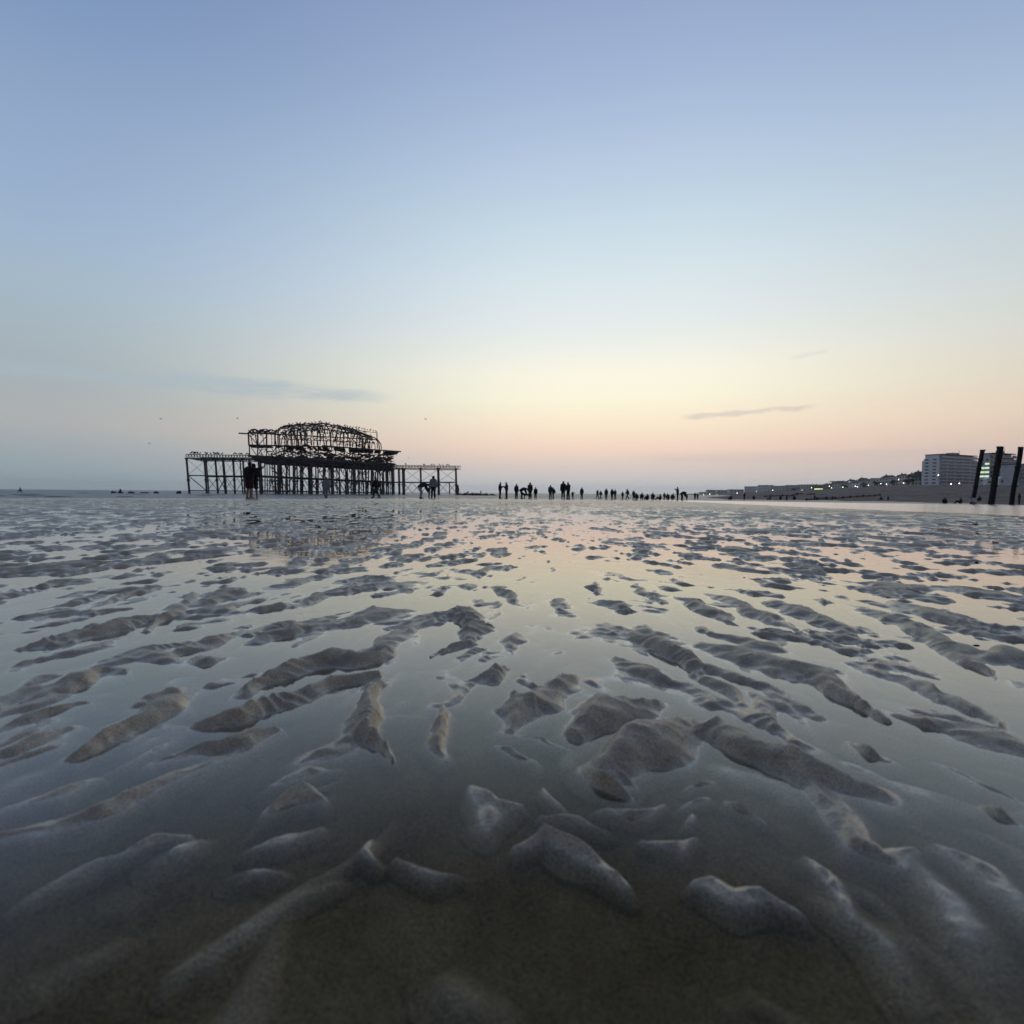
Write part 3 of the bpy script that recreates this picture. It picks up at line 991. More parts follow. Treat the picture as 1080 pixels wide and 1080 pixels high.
# big curved ribs of the hall, arching back across its width
for k in range(15):
    x = 293.5 + k * 6.9
    ry = ridge_y(x + 6)
    ey = 458.5 + (x - 293) * .058
    fy_ = 469.5 + max(0, x - 330) * .06
    mb = MB()
    jx, jz = random.uniform(-3, 3), random.uniform(-2.6, .8)
    pts = [PP(x, fy_, 0), PP(x + .3 * jx, ey + 2, 0)]
    for a in np.linspace(0, math.pi if k % 4 != 2 else 2.4, 13):
        u = .5 - .5 * math.cos(a)
        pts.append(PP(x + 12.5 * u + jx * math.sin(a) + random.uniform(-.35, .35), ey - (ey - ry + jz) * math.sin(a) ** .8 + random.uniform(-.3, .3), 21 * u))
    if k % 3 != 1: pts.append(PP(x + 12.5, fy_, 21))
    mb.tube(pts, .17 if k % 2 else .26, 6)
    part('roof_rib', mb)
    # small inner arch
    mb = MB()
    pts = [PP(x + 2 + 4.2 * (.5 - .5 * math.cos(a)), fy_ - 1 - (fy_ - ey - 1.5) * math.sin(a), 3 + 4 * (.5 - .5 * math.cos(a))) for a in np.linspace(0, math.pi, 10)]
    mb.tube(pts, .18, 5)
    part('inner_arch', mb)
# purlins along the roof
for j, u in enumerate((.06, .16, .3, .5, .7, .86)):
    mb = MB()
    pts = []
    a = math.acos(1 - 2 * u)
    for x in np.linspace(292, 391 - 8 * u, 18):
        ry = ridge_y(x + 6); ey = 458.5 + (x - 293) * .058
        pts.append(PP(x + 12.5 * u, ey - (ey - ry) * math.sin(a) ** .8 + random.uniform(-.8, .8), 21 * u))
    mb.tube(pts, .22 if j != 3 else .32, 5)
    part('purlin', mb)
# broken upper rail with its end post, curved end piece
mb = MB()
mb.tube([PP(361, 448.3, 6), PP(370, 450, 6), PP(380, 452.5, 6), PP(390, 454, 6), PP(398, 454.6, 6)], .14, 5)
mb.tube([PP(398, 454.4, 6), PP(398.6, 472, 6)], .22, 5)
mb.tube([PP(390, 463, 3), PP(396, 463, 3), PP(400, 465, 3), PP(402, 468, 3), PP(402.5, 473, 3)], .22, 5)
part('broken_railing', mb)
for x in (366, 372, 379, 385):
    part('upper_post', bar(PP(x, ridge_y(x) - 1, 6), PP(x + .3, 470, 6), .15))
# lower right lean-to fragment
mb = MB()
mb.tube([PP(396, 489.5, -1), PP(410, 488.5, -1), PP(416, 489.3, -1), PP(419.5, 492, -1)], .24, 5)
mb.tube([PP(396, 491.5, 2), PP(412, 491, 2), PP(420, 494, 2)], .2, 5)
part('broken_railing', mb)
# tangled wreckage inside the storeys
mb = MB()
for k in range(260):
    x = random.uniform(266, 412)
    if random.random() < .62:
        y0 = 471 + (x - 268) * .055 + random.uniform(0, 11); dy = random.uniform(-3, 3)
    else:
        y0 = ridge_y(min(390, max(296, x))) + random.uniform(2, 20); dy = random.uniform(-5, 5)
        if x < 296 or x > 388: continue
    d = random.uniform(1, 20)
    mb.tube([PP(x, y0, d), PP(x + random.uniform(-3, 3), y0 + dy * .5, d + 1), PP(x + random.uniform(-8, 8), y0 + dy, d + random.uniform(-3, 3))], random.uniform(.08, .22), 4)
for k in range(190):
    x = random.uniform(290, 414)
    f0 = 469.5 + max(0, x - 330) * .075; f1 = 482 + (x - 275) * .064
    y0 = random.uniform(f0, f1); d = random.uniform(0, 20)
    mb.tube([PP(x, y0, d), PP(x + random.uniform(-5, 5), y0 + random.uniform(-2, 2), d + 1), PP(x + random.uniform(-9, 9), y0 + random.uniform(-3, 3), d)], random.uniform(.12, .34), 4)
for k in range(34):
    x = random.uniform(260, 296); d = random.uniform(-1, 8); y0 = 452.3 + random.uniform(0, 4.5)
    mb.tube([PP(x, y0 + random.uniform(0, 3), d), PP(x + random.uniform(.5, 2), y0, d), PP(x + random.uniform(2, 5), y0 + random.uniform(-.6, 2.5), d + 1)], random.uniform(.12, .3), 5)
for k in range(60):
    x = random.uniform(294, 388); d = random.uniform(0, 18)
    y0 = ridge_y(x) + random.uniform(0, 9); hgt = random.uniform(3, 12)
    q = random.choice((-1, 1)) * random.uniform(1.5, 6)
    mb.tube([PP(x, y0 + hgt, d), PP(x + q * .1, y0 + hgt * .45, d), PP(x + q * .4, y0 + .8, d + .6), PP(x + q, y0, d + 1.2), PP(x + q * 1.6, y0 + random.uniform(.2, 3), d + 2)], random.uniform(.10, .24), 5)
for k in range(130):
    x = random.uniform(330, 414); y0 = random.uniform(478, 490.5) + (x - 340) * .02; d = random.uniform(-1, 22)
    mb.tube([PP(x, y0, d), PP(x + random.uniform(-7, 7), y0 + random.uniform(-1.5, 1.5), d + 1)], random.uniform(.25, .55), 4)
for k in range(70):
    x = random.uniform(280, 412); y0 = random.uniform(487, 520); d = random.uniform(0, 20)
    mb.tube([PP(x, y0, d), PP(x + random.uniform(-6, 6), min(521, y0 + random.uniform(-12, 12)), d)], random.uniform(.1, .24), 4)
o = part('twisted_ironwork', mb)
o['kind'] = 'stuff'

# right platform
rtop = [(414, .4), (420.3, .33), (425.2, .62), (443.6, .42), (462.2, .55), (481, .36)]
for x, r in rtop:
    column(x, 493.5, x + .8, 522, r, 0)
    column(x + 3, 493.5, x + 3.5, 522, r * .5, 9)
girder(413, 490.8, 486, 491.6, 3.4, 0, 24, .11)
girder(416, 490.8, 485, 491.6, 3.4, 9, 20, .08)
for dep in (0, 9):
    part('tie_beam', bar(PP(414, 508.6, dep), PP(482, 508.6, dep), .22))
for i in range(2, 5):
    x0, x1 = rtop[i][0] + .5, rtop[i + 1][0] + .5
    xbrace(x0, x1, 494.5, 508, 0, .07)
    xm = (x0 + x1) / 2
    xbrace(x0, xm, 509, 520, 0, .10); xbrace(xm, x1, 509, 520, 0, .10)
part('upper_post', bar(PP(474, 508.6, 0), PP(474.3, 521.5, 0), .25))
mb = MB().lump(PP(482.2, 516.5, 0), (1.0, 1.0, 2.4), 5, 2, .12)
part('column_footing', mb)

# fallen wreckage beside the pier
wk = MB()
c = on_y(500, 522.6, 205)
wb = Vector((c.x, 205, SEA_Z))
for k in range(26):
    t = k / 25
    x = -6 + 14.5 * t
    wk.lump((x, random.uniform(-1.5, 1.5), random.uniform(0, .5)), (random.uniform(.4, 1.1), .8, random.uniform(.25, .8) * (1.15 - .6 * t)), k, 1, .3)
for k in range(8):
    x = random.uniform(-6, 8)
    wk.tube([(x, 0, .2), (x + random.uniform(-1.5, 1.5), .3, random.uniform(.6, 1.5))], .1, 5)
o = wk.build('wreckage_heap', M['rock'], None, wb)
tag(o, 'low dark heap of fallen ironwork and rock at right foot of the pier', 'wreckage')

# dark lumps in the sea, left of the pier
SR = [(21, 515.0, 260, 1.2, 2.2, 'small dark pointed marker on the sea horizon at far left'),
      (119.5, 517.3, 170, .7, .6, 'low dark rock in the sea just left of the pointed marker stump'),
      (126.5, 516.5, 170, .8, 1.6, 'pointed dark stump rising from the sea among low rocks'),
      (138.5, 517.4, 170, 1.0, .6, 'low dark rock in the sea just right of the pointed stump'),
      (152.5, 517.6, 170, 1.4, .35, 'flat dark rock barely above the sea left of the pier'),
      (164.5, 517.4, 170, .7, .7, 'round dark rock in the sea between the flat rock and the pier'),
      (188.5, 517.2, 172, .8, 1.0, 'dark tilted rock in the sea nearest the left pier column')]
for i, (px, py, Yd, w, h, lab) in enumerate(SR):
    p = on_y(px, py, Yd)
    mb = MB().lump((0, 0, .15), (w, .8, .45 if h > 1 else h * .8), 40 + i, 2, .25)
    if h > 1:
        mb.tube([(0, 0, 0), (.15, 0, h * .6), (.05, 0, h)], [.45, .3, .05], 7)
    o = mb.build('sea_stump' if h > 1 else 'sea_rock', M['rock'], None, (p.x, Yd, SEA_Z))
    tag(o, lab, 'stump' if h > 1 else 'rock', 'dark lumps in the sea left of the pier')

# ------------------------------------------------------------------ birds
def bird_perched():
    mb = MB()
    mb.tube([(-.28, 0, .10), (-.1, 0, .16), (.08, 0, .26), (.16, 0, .36), (.2, 0, .42), (.27, 0, .42), (.34, 0, .40)],
            [.02, .10, .13, .08, .075, .06, .01], 7)
    mb.tube([(0, .03, .14), (.02, .03, 0)], .012, 4)
    mb.tube([(0, -.03, .14), (.02, -.03, 0)], .012, 4)
    return mb


bproto = None
spots = []
for k in range(26): bx_ = 198 + 66 * random.random() ** 1.1; spots.append((bx_, 479.3 + (bx_ - 196) / 66, 0))
for k in range(24):
    x = 297 + k * 4.1 + random.uniform(-1, 1)
    spots.append((x, None, 0))
for k in range(12): spots.append((363 + k * 3.1, 448.4 + k * .55, 6))
for k in range(8): spots.append((263 + k * 4.1, 456.0 + k * .2, 0))
for k in range(10): bx_ = 418 + 64 * random.random(); spots.append((bx_, 490.85 + (bx_ - 413) / 91, 0))
for k, (px, py, dep) in enumerate(spots):
    if py is None:
        u, x = .5, px - 6
        ry = ridge_y(x + 6); ey = 458.5 + (x - 293) * .058
        p = PP(x + 6.25, ry, 10.5) + Vector((0, 0, .3))
    else:
        p = PP(px, py, dep) + Vector((0, 0, .2))
    p = p + PO
    if bproto is None:
        o = bproto = bird_perched().build('perched_bird', M['bird'], None, p, True)
        tag(o, 'small dark bird perched on a top beam of the ruined pier', 'bird', 'birds perched along the ruined pier')
    else:
        o = bproto.copy(); col.objects.link(o); o.location = p
    s_ = random.uniform(1.3, 2.1)
    o.scale = (s_, s_, s_)
    o.rotation_euler = (0, 0, random.choice((0, math.pi)) + random.uniform(-.6, .6))

GULLS = [(169.5, 442, 150, 'grey gull flying alone in the sky high left of the pier'),
         (157.5, 468, 210, 'tiny faint gull flying low left of the pier, under the other gull'),
         (250.5, 441.3, 150, 'grey gull flying just above the left end of the pier roof'),
         (448.7, 442.2, 150, 'grey gull flying right of the pier roof in warm sky'),
         (431, 483, 220, 'tiny gull flying just over the low right platform of the pier')]
for i, (px, py, Yd, lab) in enumerate(GULLS):
    p = on_y(px, py, Yd)
    root = empty('flying_gull', p, random.uniform(-.5, .5))
    tag(root, lab, 'gull', 'gulls flying round the pier')
    MB().tube([(-.3, 0, 0), (-.15, 0, .02), (.05, 0, .03), (.2, 0, .05), (.3, 0, .03)], [.02, .08, .1, .06, .01], 7).build('body', M['gull'], root, smooth=True)
    for sg in (-1, 1):
        w = MB()
        A = [(.1, 0, .04), (.13, sg * .35, .20 + .05 * (i % 2)), (0, sg * .75, .12), (-.08, sg * .35, .17), (-.08, 0, .04)]
        for q in A: w.v.append(q)
        for q in A: w.v.append((q[0], q[1], q[2] - .02))
        w.f += [(0, 1, 2, 3, 4), (9, 8, 7, 6, 5)] + [(j, 5 + j, 5 + (j + 1) % 5, (j + 1) % 5) for j in range(5)]
        w.build('wing', M['gull'], root)

# ------------------------------------------------------------------ people
def mirror(j):
    out = dict(j)
    for k, v in j.items():
        if k.endswith('_l') and k[:-2] + '_r' not in j:
            out[k[:-2] + '_r'] = (-v[0], v[1], v[2])
    return out


POSES = {
    'stand': mirror(dict(pelvis=(0, 0, .95), chest=(0, .01, 1.28), neck=(0, -.01, 1.46), head=(0, .02, 1.61), shoulder_l=(.17, -.01, 1.41),
                         elbow_l=(.225, -.03, 1.13), wrist_l=(.23, .06, .89), hip_l=(.09, 0, .92), knee_l=(.10, .02, .50), ankle_l=(.115, -.02, .09), face=(0, 1, 0))),
    'hold': mirror(dict(pelvis=(0, 0, .95), chest=(0, 0, 1.28), neck=(0, 0, 1.46), head=(0, .04, 1.60), shoulder_l=(.17, -.01, 1.41),
                        elbow_l=(.25, .06, 1.15), wrist_l=(.10, .28, 1.27), hip_l=(.09, 0, .92), knee_l=(.12, .02, .50), ankle_l=(.15, -.02, .09), face=(0, 1, -.15))),
    'walk': dict(pelvis=(0, 0, .94), chest=(0, .04, 1.27), neck=(0, .05, 1.45), head=(0, .09, 1.60), shoulder_l=(.17, .03, 1.40), shoulder_r=(-.17, .05, 1.40),
                 elbow_l=(.23, -.12, 1.15), wrist_l=(.22, -.10, .90), elbow_r=(-.23, .12, 1.15), wrist_r=(-.2, .30, .97),
                 hip_l=(.09, .02, .91), knee_l=(.10, .20, .53), ankle_l=(.10, .30, .12), hip_r=(-.09, -.02, .91), knee_r=(-.10, -.02, .49), ankle_r=(-.10, -.34, .14), face=(0, 1, 0)),
    'bend': mirror(dict(pelvis=(0, -.12, .90), chest=(0, .20, 1.08), neck=(0, .37, 1.13), head=(0, .50, 1.08), shoulder_l=(.17, .33, 1.08),
                        elbow_l=(.19, .42, .82), wrist_l=(.12, .52, .60), hip_l=(.09, -.10, .87), knee_l=(.11, .04, .49), ankle_l=(.13, -.03, .09), face=(0, .6, -.8))),
    'sit': mirror(dict(pelvis=(0, 0, .13), chest=(0, -.07, .46), neck=(0, -.05, .64), head=(0, 0, .79), shoulder_l=(.17, -.06, .59),
                       elbow_l=(.26, .10, .38), wrist_l=(.12, .34, .44), hip_l=(.09, .02, .12), knee_l=(.13, .42, .44), ankle_l=(.12, .66, .09), face=(0, 1, -.1))),
    'crouch': mirror(dict(pelvis=(0, 0, .36), chest=(0, .12, .67), neck=(0, .22, .83), head=(0, .30, .97), shoulder_l=(.17, .17, .78),
                          elbow_l=(.24, .36, .56), wrist_l=(.09, .52, .40), hip_l=(.10, .02, .35), knee_l=(.17, .42, .46), ankle_l=(.13, .14, .09), face=(0, .9, -.4))),
    'raise': dict(pelvis=(0, 0, .95), chest=(0, .01, 1.28), neck=(0, -.01, 1.46), head=(0, .03, 1.61), shoulder_l=(.17, -.01, 1.41), shoulder_r=(-.17, -.01, 1.41),
                  elbow_l=(.30, .16, 1.36), wrist_l=(.30, .38, 1.47), elbow_r=(-.225, -.03, 1.13), wrist_r=(-.22, .06, .89),
                  hip_l=(.09, 0, .92), knee_l=(.11, .03, .50), ankle_l=(.15, 0, .09), hip_r=(-.09, 0, .92), knee_r=(-.10, .0, .50), ankle_r=(-.12, -.04, .09), face=(0, 1, .1)),
}


def capsule_bm(bm, p0, r0, p1, r1):
    p0, p1 = Vector(p0), Vector(p1)
    d = p1 - p0
    for p, r in ((p0, r0), (p1, r1)):
        bmesh.ops.create_icosphere(bm, subdivisions=2, radius=r, matrix=Matrix.Translation(p))
    if d.length > 1e-4:
        q = d.to_track_quat('Z', 'Y').to_matrix().to_4x4()
        bmesh.ops.create_cone(bm, segments=14, radius1=r0, radius2=r1, depth=d.length, cap_ends=True,
                              matrix=Matrix.Translation((p0 + p1) / 2) @ q)


def body_prims(j):
    V = {k: Vector(v) for k, v in j.items()}
    pr = []
    A = lambda tagn, a, ra, b_, rb: pr.append((tagn, a, ra, b_, rb))
    hl, hr = V['hip_l'], V['hip_r']
    A('pelvis', hl * .85 + V['pelvis'] * .15, .118, hr * .85 + V['pelvis'] * .15, .118)
    side = (V['shoulder_l'] - V['shoulder_r']).normalized() * .06
    A('torso', V['pelvis'] + side, .11, V['chest'] + side * 1.3, .118)
    A('torso', V['pelvis'] - side, .11, V['chest'] - side * 1.3, .118)
    A('torso', V['chest'] + side, .115, V['neck'].lerp(V['shoulder_l'], .55), .075)
    A('torso', V['chest'] - side, .115, V['neck'].lerp(V['shoulder_r'], .55), .075)
    A('torso', V['shoulder_l'], .062, V['shoulder_r'], .062)
    A('neck', V['neck'] - (V['head'] - V['neck']) * .2, .06, V['head'], .055)
    up = (V['head'] - V['neck']).normalized()
    f = V['face'].normalized(); f = (f - up * f.dot(up)).normalized()
    rt = f.cross(up)
    h = V['head']
    A('head', h - up * .03 + f * .015, .078, h + up * .055 - f * .01, .092)
    A('head', h - up * .075 + f * .05, .035, h - up * .06 + f * .055, .04)
    A('head', h + up * .0 + f * .09, .012, h - up * .035 + f * .105, .016)
    for sg in (-1, 1):
        A('head', h + rt * sg * .085 + up * .015, .018, h + rt * sg * .088 - up * .025, .014)
    for sd in ('l', 'r'):
        sh, el, wr, hp, kn, an = (V[k + '_' + sd] for k in ('shoulder', 'elbow', 'wrist', 'hip', 'knee', 'ankle'))
        A('uparm', sh, .060, el, .043); A('forearm', el, .043, wr, .030)
        dr = (wr - el).normalized()
        ref = V['face'] if abs(dr.dot(V['face'].normalized())) < .8 else Vector((0, 0, 1))
        sx = dr.cross(ref).normalized()
        nrm = dr.cross(sx)
        A('hand', wr, .028, wr + dr * .07, .030)
        A('hand', wr + dr * .05 + nrm * .02, .022, wr + dr * .085 + nrm * .022, .016)
        A('hand', wr + dr * .05 - nrm * .02, .022, wr + dr * .085 - nrm * .022, .016)
        for i, (off, ln) in enumerate(((.034, .068), (.012, .08), (-.012, .075), (-.034, .058))):
            b0 = wr + dr * .085 + nrm * off
            b1 = b0 + dr * ln * .5 + sx * .008
            A('hand', b0, .0105, b1, .0098); A('hand', b1, .0098, b1 + dr * ln * .42 + sx * .022, .0088)
        tb = wr + dr * .03 + nrm * .03
        A('hand', tb, .014, tb + dr * .04 + nrm * .032, .012)
        A('hand', tb + dr * .04 + nrm * .032, .012, tb + dr * .075 + nrm * .04 + sx * .01, .010)
        A('thigh', hp, .092, kn, .060); A('shin', kn, .058, kn.lerp(an, .35), .060); A('shin', kn.lerp(an, .35), .060, an, .038)
        fw = Vector((V['face'].x, V['face'].y, 0)).normalized()
        fz = Vector((0, 0, 1))
        A('foot', an - fw * .04 - fz * .045, .042, an + fw * .10 - fz * .05, .040)
        A('foot', an + fw * .10 - fz * .05, .040, an + fw * .18 - fz * .058, .030)
        A('foot', an, .042, an + fw * .08 - fz * .04, .04)
    return pr, up, f, h


def mesh_from(name, co, faces, m):
    me = bpy.data.meshes.new(name)
    me.from_pydata(co, [], faces); me.update()
    me.polygons.foreach_set('use_smooth', [True] * len(me.polygons))
    me.materials.append(m)
    return me


def build_pose(pose):
    pr, up, f, h = body_prims(POSES[pose])
    bm = bmesh.new()
    for (_, a, ra, b_, rb) in pr:
        capsule_bm(bm, a, ra, b_, rb)
    me = bpy.data.meshes.new('person_source'); bm.to_mesh(me); bm.free()
    ob = bpy.data.objects.new('person_source', me); col.objects.link(ob)
    rm = ob.modifiers.new('r', 'REMESH'); rm.mode = 'VOXEL'; rm.voxel_size = .0095
    sm = ob.modifiers.new('s', 'SMOOTH'); sm.iterations = 3; sm.factor = .5
    dg = bpy.context.evaluated_depsgraph_get()
    ev = bpy.data.meshes.new_from_object(ob.evaluated_get(dg))
    bpy.data.objects.remove(ob)
    ev.name = 'person'
    n = len(ev.vertices)
    co = np.empty(n * 3); ev.vertices.foreach_get('co', co); co = co.reshape(-1, 3)
    no = np.empty(n * 3); ev.vertices.foreach_get('normal', no); no = no.reshape(-1, 3)
    best = np.full(n, 1e9); tags = np.zeros(n, int)
    names = ['pelvis', 'torso', 'neck', 'head', 'uparm', 'forearm', 'hand', 'thigh', 'shin', 'foot']
    for (tg, a, ra, b_, rb) in pr:
        a = np.array(a); d = np.array(b_) - a
        t = np.clip(((co - a) @ d) / max(d @ d, 1e-9), 0, 1)
        dist = np.linalg.norm(co - a - t[:, None] * d, axis=1) - (ra * (1 - t) + rb * t)
        w = dist < best
        best[w] = dist[w]; tags[w] = names.index(tg)
    faces = [tuple(p.vertices) for p in ev.polygons]
    ev.polygons.foreach_set('use_smooth', [True] * len(ev.polygons))
    ev.materials.clear(); ev.materials.append(M['skin'])

    def garment(name, ok, off, m):
        fs = [q for q in faces if all(ok[i] for i in q)]
        used = sorted({i for q in fs for i in q})
        mp_ = {v: k for k, v in enumerate(used)}
        wob = np.array([.006 * math.sin(co[i][2] * 34 + co[i][0] * 9) + .005 * math.sin(co[i][0] * 25 + co[i][1] * 31) for i in used])
        vv = co[used] + no[used] * (off + wob)[:, None]
        return mesh_from(name, [tuple(q) for q in vv], [tuple(mp_[i] for i in q) for q in fs], m)
    T = lambda *k: np.isin(tags, [names.index(x) for x in k])
    kn = (np.array(POSES[pose]['knee_l']) + np.array(POSES[pose]['knee_r'])) / 2
    top = garment('jacket', T('torso', 'uparm', 'forearm', 'pelvis') & ~(T('pelvis') & (co[:, 2] < POSES[pose]['pelvis'][2] - .03)), .045, M['black'])
    trousers = garment('trousers', T('thigh', 'shin', 'pelvis'), .026, M['black'])
    shorts = garment('shorts', T('thigh', 'pelvis'), .032, M['black'])
    shoes = garment('shoes', T('foot'), .006, M['black'])
    hv = co - np.array(h)
    hair = garment('hair', T('head') & ((hv @ np.array(up) > .035) | (hv @ np.array(f) < .0)) & (hv @ np.array(f) < .075), .012, M['hair'])
    return dict(body=ev, jacket=top, trousers=trousers, shorts=shorts, shoes=shoes, hair=hair)


PM = {k: build_pose(k) for k in POSES}


def person(pose, loc, rz, label, group=None, top='black', legs='black', scale=1.0, short=False, hair='hair', barefoot=False):
    me = PM[pose]
    root = bpy.data.objects.new('person', me['body'])
    col.objects.link(root)
    root.location = loc; root.rotation_euler = (0, 0, rz); root.scale = (scale, scale, scale)
    tag(root, label, 'person', group)
    parts = [('jacket', top), ('shorts' if short else 'trousers', legs), ('hair', hair)]
    if not barefoot: parts.append(('shoes', 'black'))
    for nm, mk in parts:
        o = bpy.data.objects.new(nm, me[nm]); col.objects.link(o); o.parent = root
        o.material_slots[0].link = 'OBJECT'
        o.material_slots[0].material = M[mk]
    return root


SEAT = {'sit': .93, 'crouch': 1.06, 'bend': 1.22}


def put(px, ytop, ybot, pose, rz, label, group=None, Yd=None, ground=None, **kw):
    hpx = ybot - ytop
    std = SEAT.get(pose, 1.72) * kw.get('scale', 1.0)
    Yd = Yd or std * 540 / hpx
    p = on_y(px, ybot, Yd)
    z = float(macro(p.x, Yd)) if ground is None else ground
    z += max(0.0, float(ripple(np.array([p.x]), np.array([float(Yd)]), None)[0])) if ground is None else 0
    return person(pose, (p.x, Yd, z), R(rz), label, group, **kw)


AW = 0      # facing away from the camera (+y)
G1 = 'people gathered at the waterline below the sunset'
put(263.2, 486.5, 524.6, 'raise', -25, 'nearest person, in a bulky black jacket and dark maroon shorts with bare legs, arm raised', top='black', legs='maroon', short=True, barefoot=True)
put(267.6, 488.4, 524.4, 'hold', 20, 'person in black jacket and dark shorts beside the raised arm figure before the pier', Yd=24.8, top='black', legs='charcoal', short=True, barefoot=True, scale=.98)
put(344, 502.3, 524.6, 'walk', 30, 'person in pale grey top and light trousers in front of the dark pier columns', top='grey', legs='grey', hair='hair_fair')
put(397, 503.0, 525.0, 'walk', 80, 'person all in black walking before the right part of the pier', top='black', legs='charcoal')
put(444, 508.5, 525.3, 'bend', -70, 'person in pale blue jeans and dark top bending forward on the wet sand', Yd=40, top='charcoal', legs='paleblue')
put(457, 500.2, 525.0, 'stand', 10, 'person in a light grey hooded top standing right of the bending person', Yd=39.5, top='grey', legs='charcoal')
put(452.5, 512.0, 525.0, 'stand', -80, 'child in dark clothes standing between the bending and the grey topped person', scale=.6, top='black', legs='navy')
put(493.5, 515.4, 521.0, 'sit', 60, 'seated person with pale top on the wreckage heap beside the pier', Yd=203.6, ground=SEA_Z + .8, top='grey', legs='charcoal', scale=1.1)
put(507.2, 515.0, 522.5, 'stand', 60, 'dark standing person at the right tip of the wreckage heap', Yd=200, ground=SEA_Z + .25, top='black', legs='black')
put(527.3, 509.0, 525.8, 'hold', -75, 'dark dressed adult, left of the facing pair nearest the wreckage heap', G1, top='black', legs='black')
put(534.2, 509.0, 525.8, 'hold', 75, 'dark dressed adult, right of the facing pair nearest the wreckage heap', G1, top='navy', legs='charcoal')
put(544.6, 511.0, 526.0, 'stand', -30, 'adult in navy standing just left of the leaning figure', G1, top='navy', legs='navy')
put(550.2, 513.6, 526.0, 'bend', -80, 'dark figure leaning forward, right of the navy dressed adult', G1, Yd=56, top='black', legs='black')
put(559.0, 509.6, 526.3, 'stand', 20, 'broad person in a dark brown coat with a child at the right', G1, top='brown', legs='brown', scale=1.06)
put(564.8, 514.2, 526.0, 'stand', 0, 'child in black standing at the right of the brown coated person', G1, top='black', legs='black', scale=.72)
put(580.4, 513.0, 525.9, 'stand', -20, 'left person of the pair in blue denim between the two larger groups', G1, top='denim', legs='denim', Yd=66)
put(583.6, 515.0, 525.8, 'walk', 30, 'right, shorter person of the pair in blue denim', G1, top='navy', legs='denim', scale=.86, Yd=67)
put(593.9, 508.2, 526.6, 'stand', 0, 'tallest dark figure at left of the group of three by centre', G1, top='black', legs='black')
put(599.2, 509.0, 526.4, 'hold', 40, 'dark figure standing close at the right of the tallest figure', G1, top='charcoal', legs='black')
put(604.0, 518.0, 526.0, 'raise', -30, 'small child with an arm up right of the tallest figures', G1, top='black', legs='black', scale=.5)
put(613.5, 514.8, 526.2, 'stand', 10, 'lone thin person in navy standing clear of the groups', G1, top='navy', legs='black', Yd=79)
put(630.0, 516.8, 526.3, 'walk', -40, 'dark person, left of a close walking pair right of the lone thin one', G1, top='black', legs='black')
put(633.6, 516.8, 525.6, 'walk', 40, 'dark person, right of a close walking pair right of the lone thin one', G1, top='black', legs='navy')
put(639.3, 515.3, 526.2, 'stand', 0, 'single dark figure just right of the close walking pair', G1, top='charcoal', legs='black')
put(645.5, 515.4, 526.0, 'stand', -20, 'blackish left half of the upright pair before the gap', G1, top='black', legs='navy')
put(648.8, 516.0, 526.0, 'hold', 30, 'navy topped right half of the upright pair before the gap', G1, top='navy', legs='denim')
put(656.6, 518.4, 526.3, 'stand', 0, 'narrow short dark figure first after the gap', G1, top='black', legs='black', scale=.85)
put(661.8, 515.3, 526.3, 'walk', 50, 'taller dark figure second after the gap, mid stride', G1, top='charcoal', legs='charcoal')
put(668.2, 517.0, 526.4, 'stand', -30, 'dark figure standing left of a crouching two', G1, top='black', legs='black')
put(672.4, 520.0, 526.2, 'crouch', 40, 'left of two dark crouching people side by side', G1, top='black', legs='black', Yd=82)
put(676.2, 520.4, 526.4, 'crouch', -40, 'right of two dark crouching people side by side', G1, top='charcoal', legs='black', Yd=82)
put(682.8, 520.0, 525.9, 'sit', 20, 'dark person seated alone between the crouching two and the red blanket', G1, top='black', legs='black', Yd=80)
put(688.0, 519.8, 526.6, 'crouch', -30, 'dark crouching person immediately left of the red blanket', G1, top='black', legs='black', Yd=80)
put(696.2, 520.8, 525.8, 'sit', 70, 'dark seated person immediately right of the red blanket', G1, top='charcoal', legs='black', Yd=80)
put(700.7, 518.4, 525.8, 'stand', -20, 'short standing dark figure behind the seated one right of the red blanket', G1, top='black', legs='black', scale=.8)
put(705.2, 520.3, 525.8, 'crouch', 20, 'left dark crouching figure before the tall standing person', G1, top='black', legs='black', Yd=84)
put(708.5, 520.5, 525.8, 'crouch', -60, 'right dark crouching figure before the tall standing person', G1, top='black', legs='black', Yd=84)
put(714.6, 513.9, 527.6, 'raise', 60, 'tall dark person with an arm out beside a bending figure at group end', G1, top='black', legs='black')
put(719.3, 519.8, 527.4, 'bend', -80, 'dark bending figure at the right of the tall arm out person', G1, top='black', legs='black', Yd=70)
put(724.3, 519.8, 526.2, 'stand', 0, 'slim dark child standing right of the bending figure', G1, top='black', legs='black', scale=.62)
put(733.0, 518.6, 526.4, 'hold', -20, 'left of the last dark pair before the pale strip of wet sand', G1, top='black', legs='charcoal', scale=.95)
put(735.8, 519.2, 526.4, 'stand', 30, 'right of the last dark pair before the pale strip of wet sand', G1, top='navy', legs='black', scale=.9)
G2 = 'people scattered along the foot of the shingle bank'
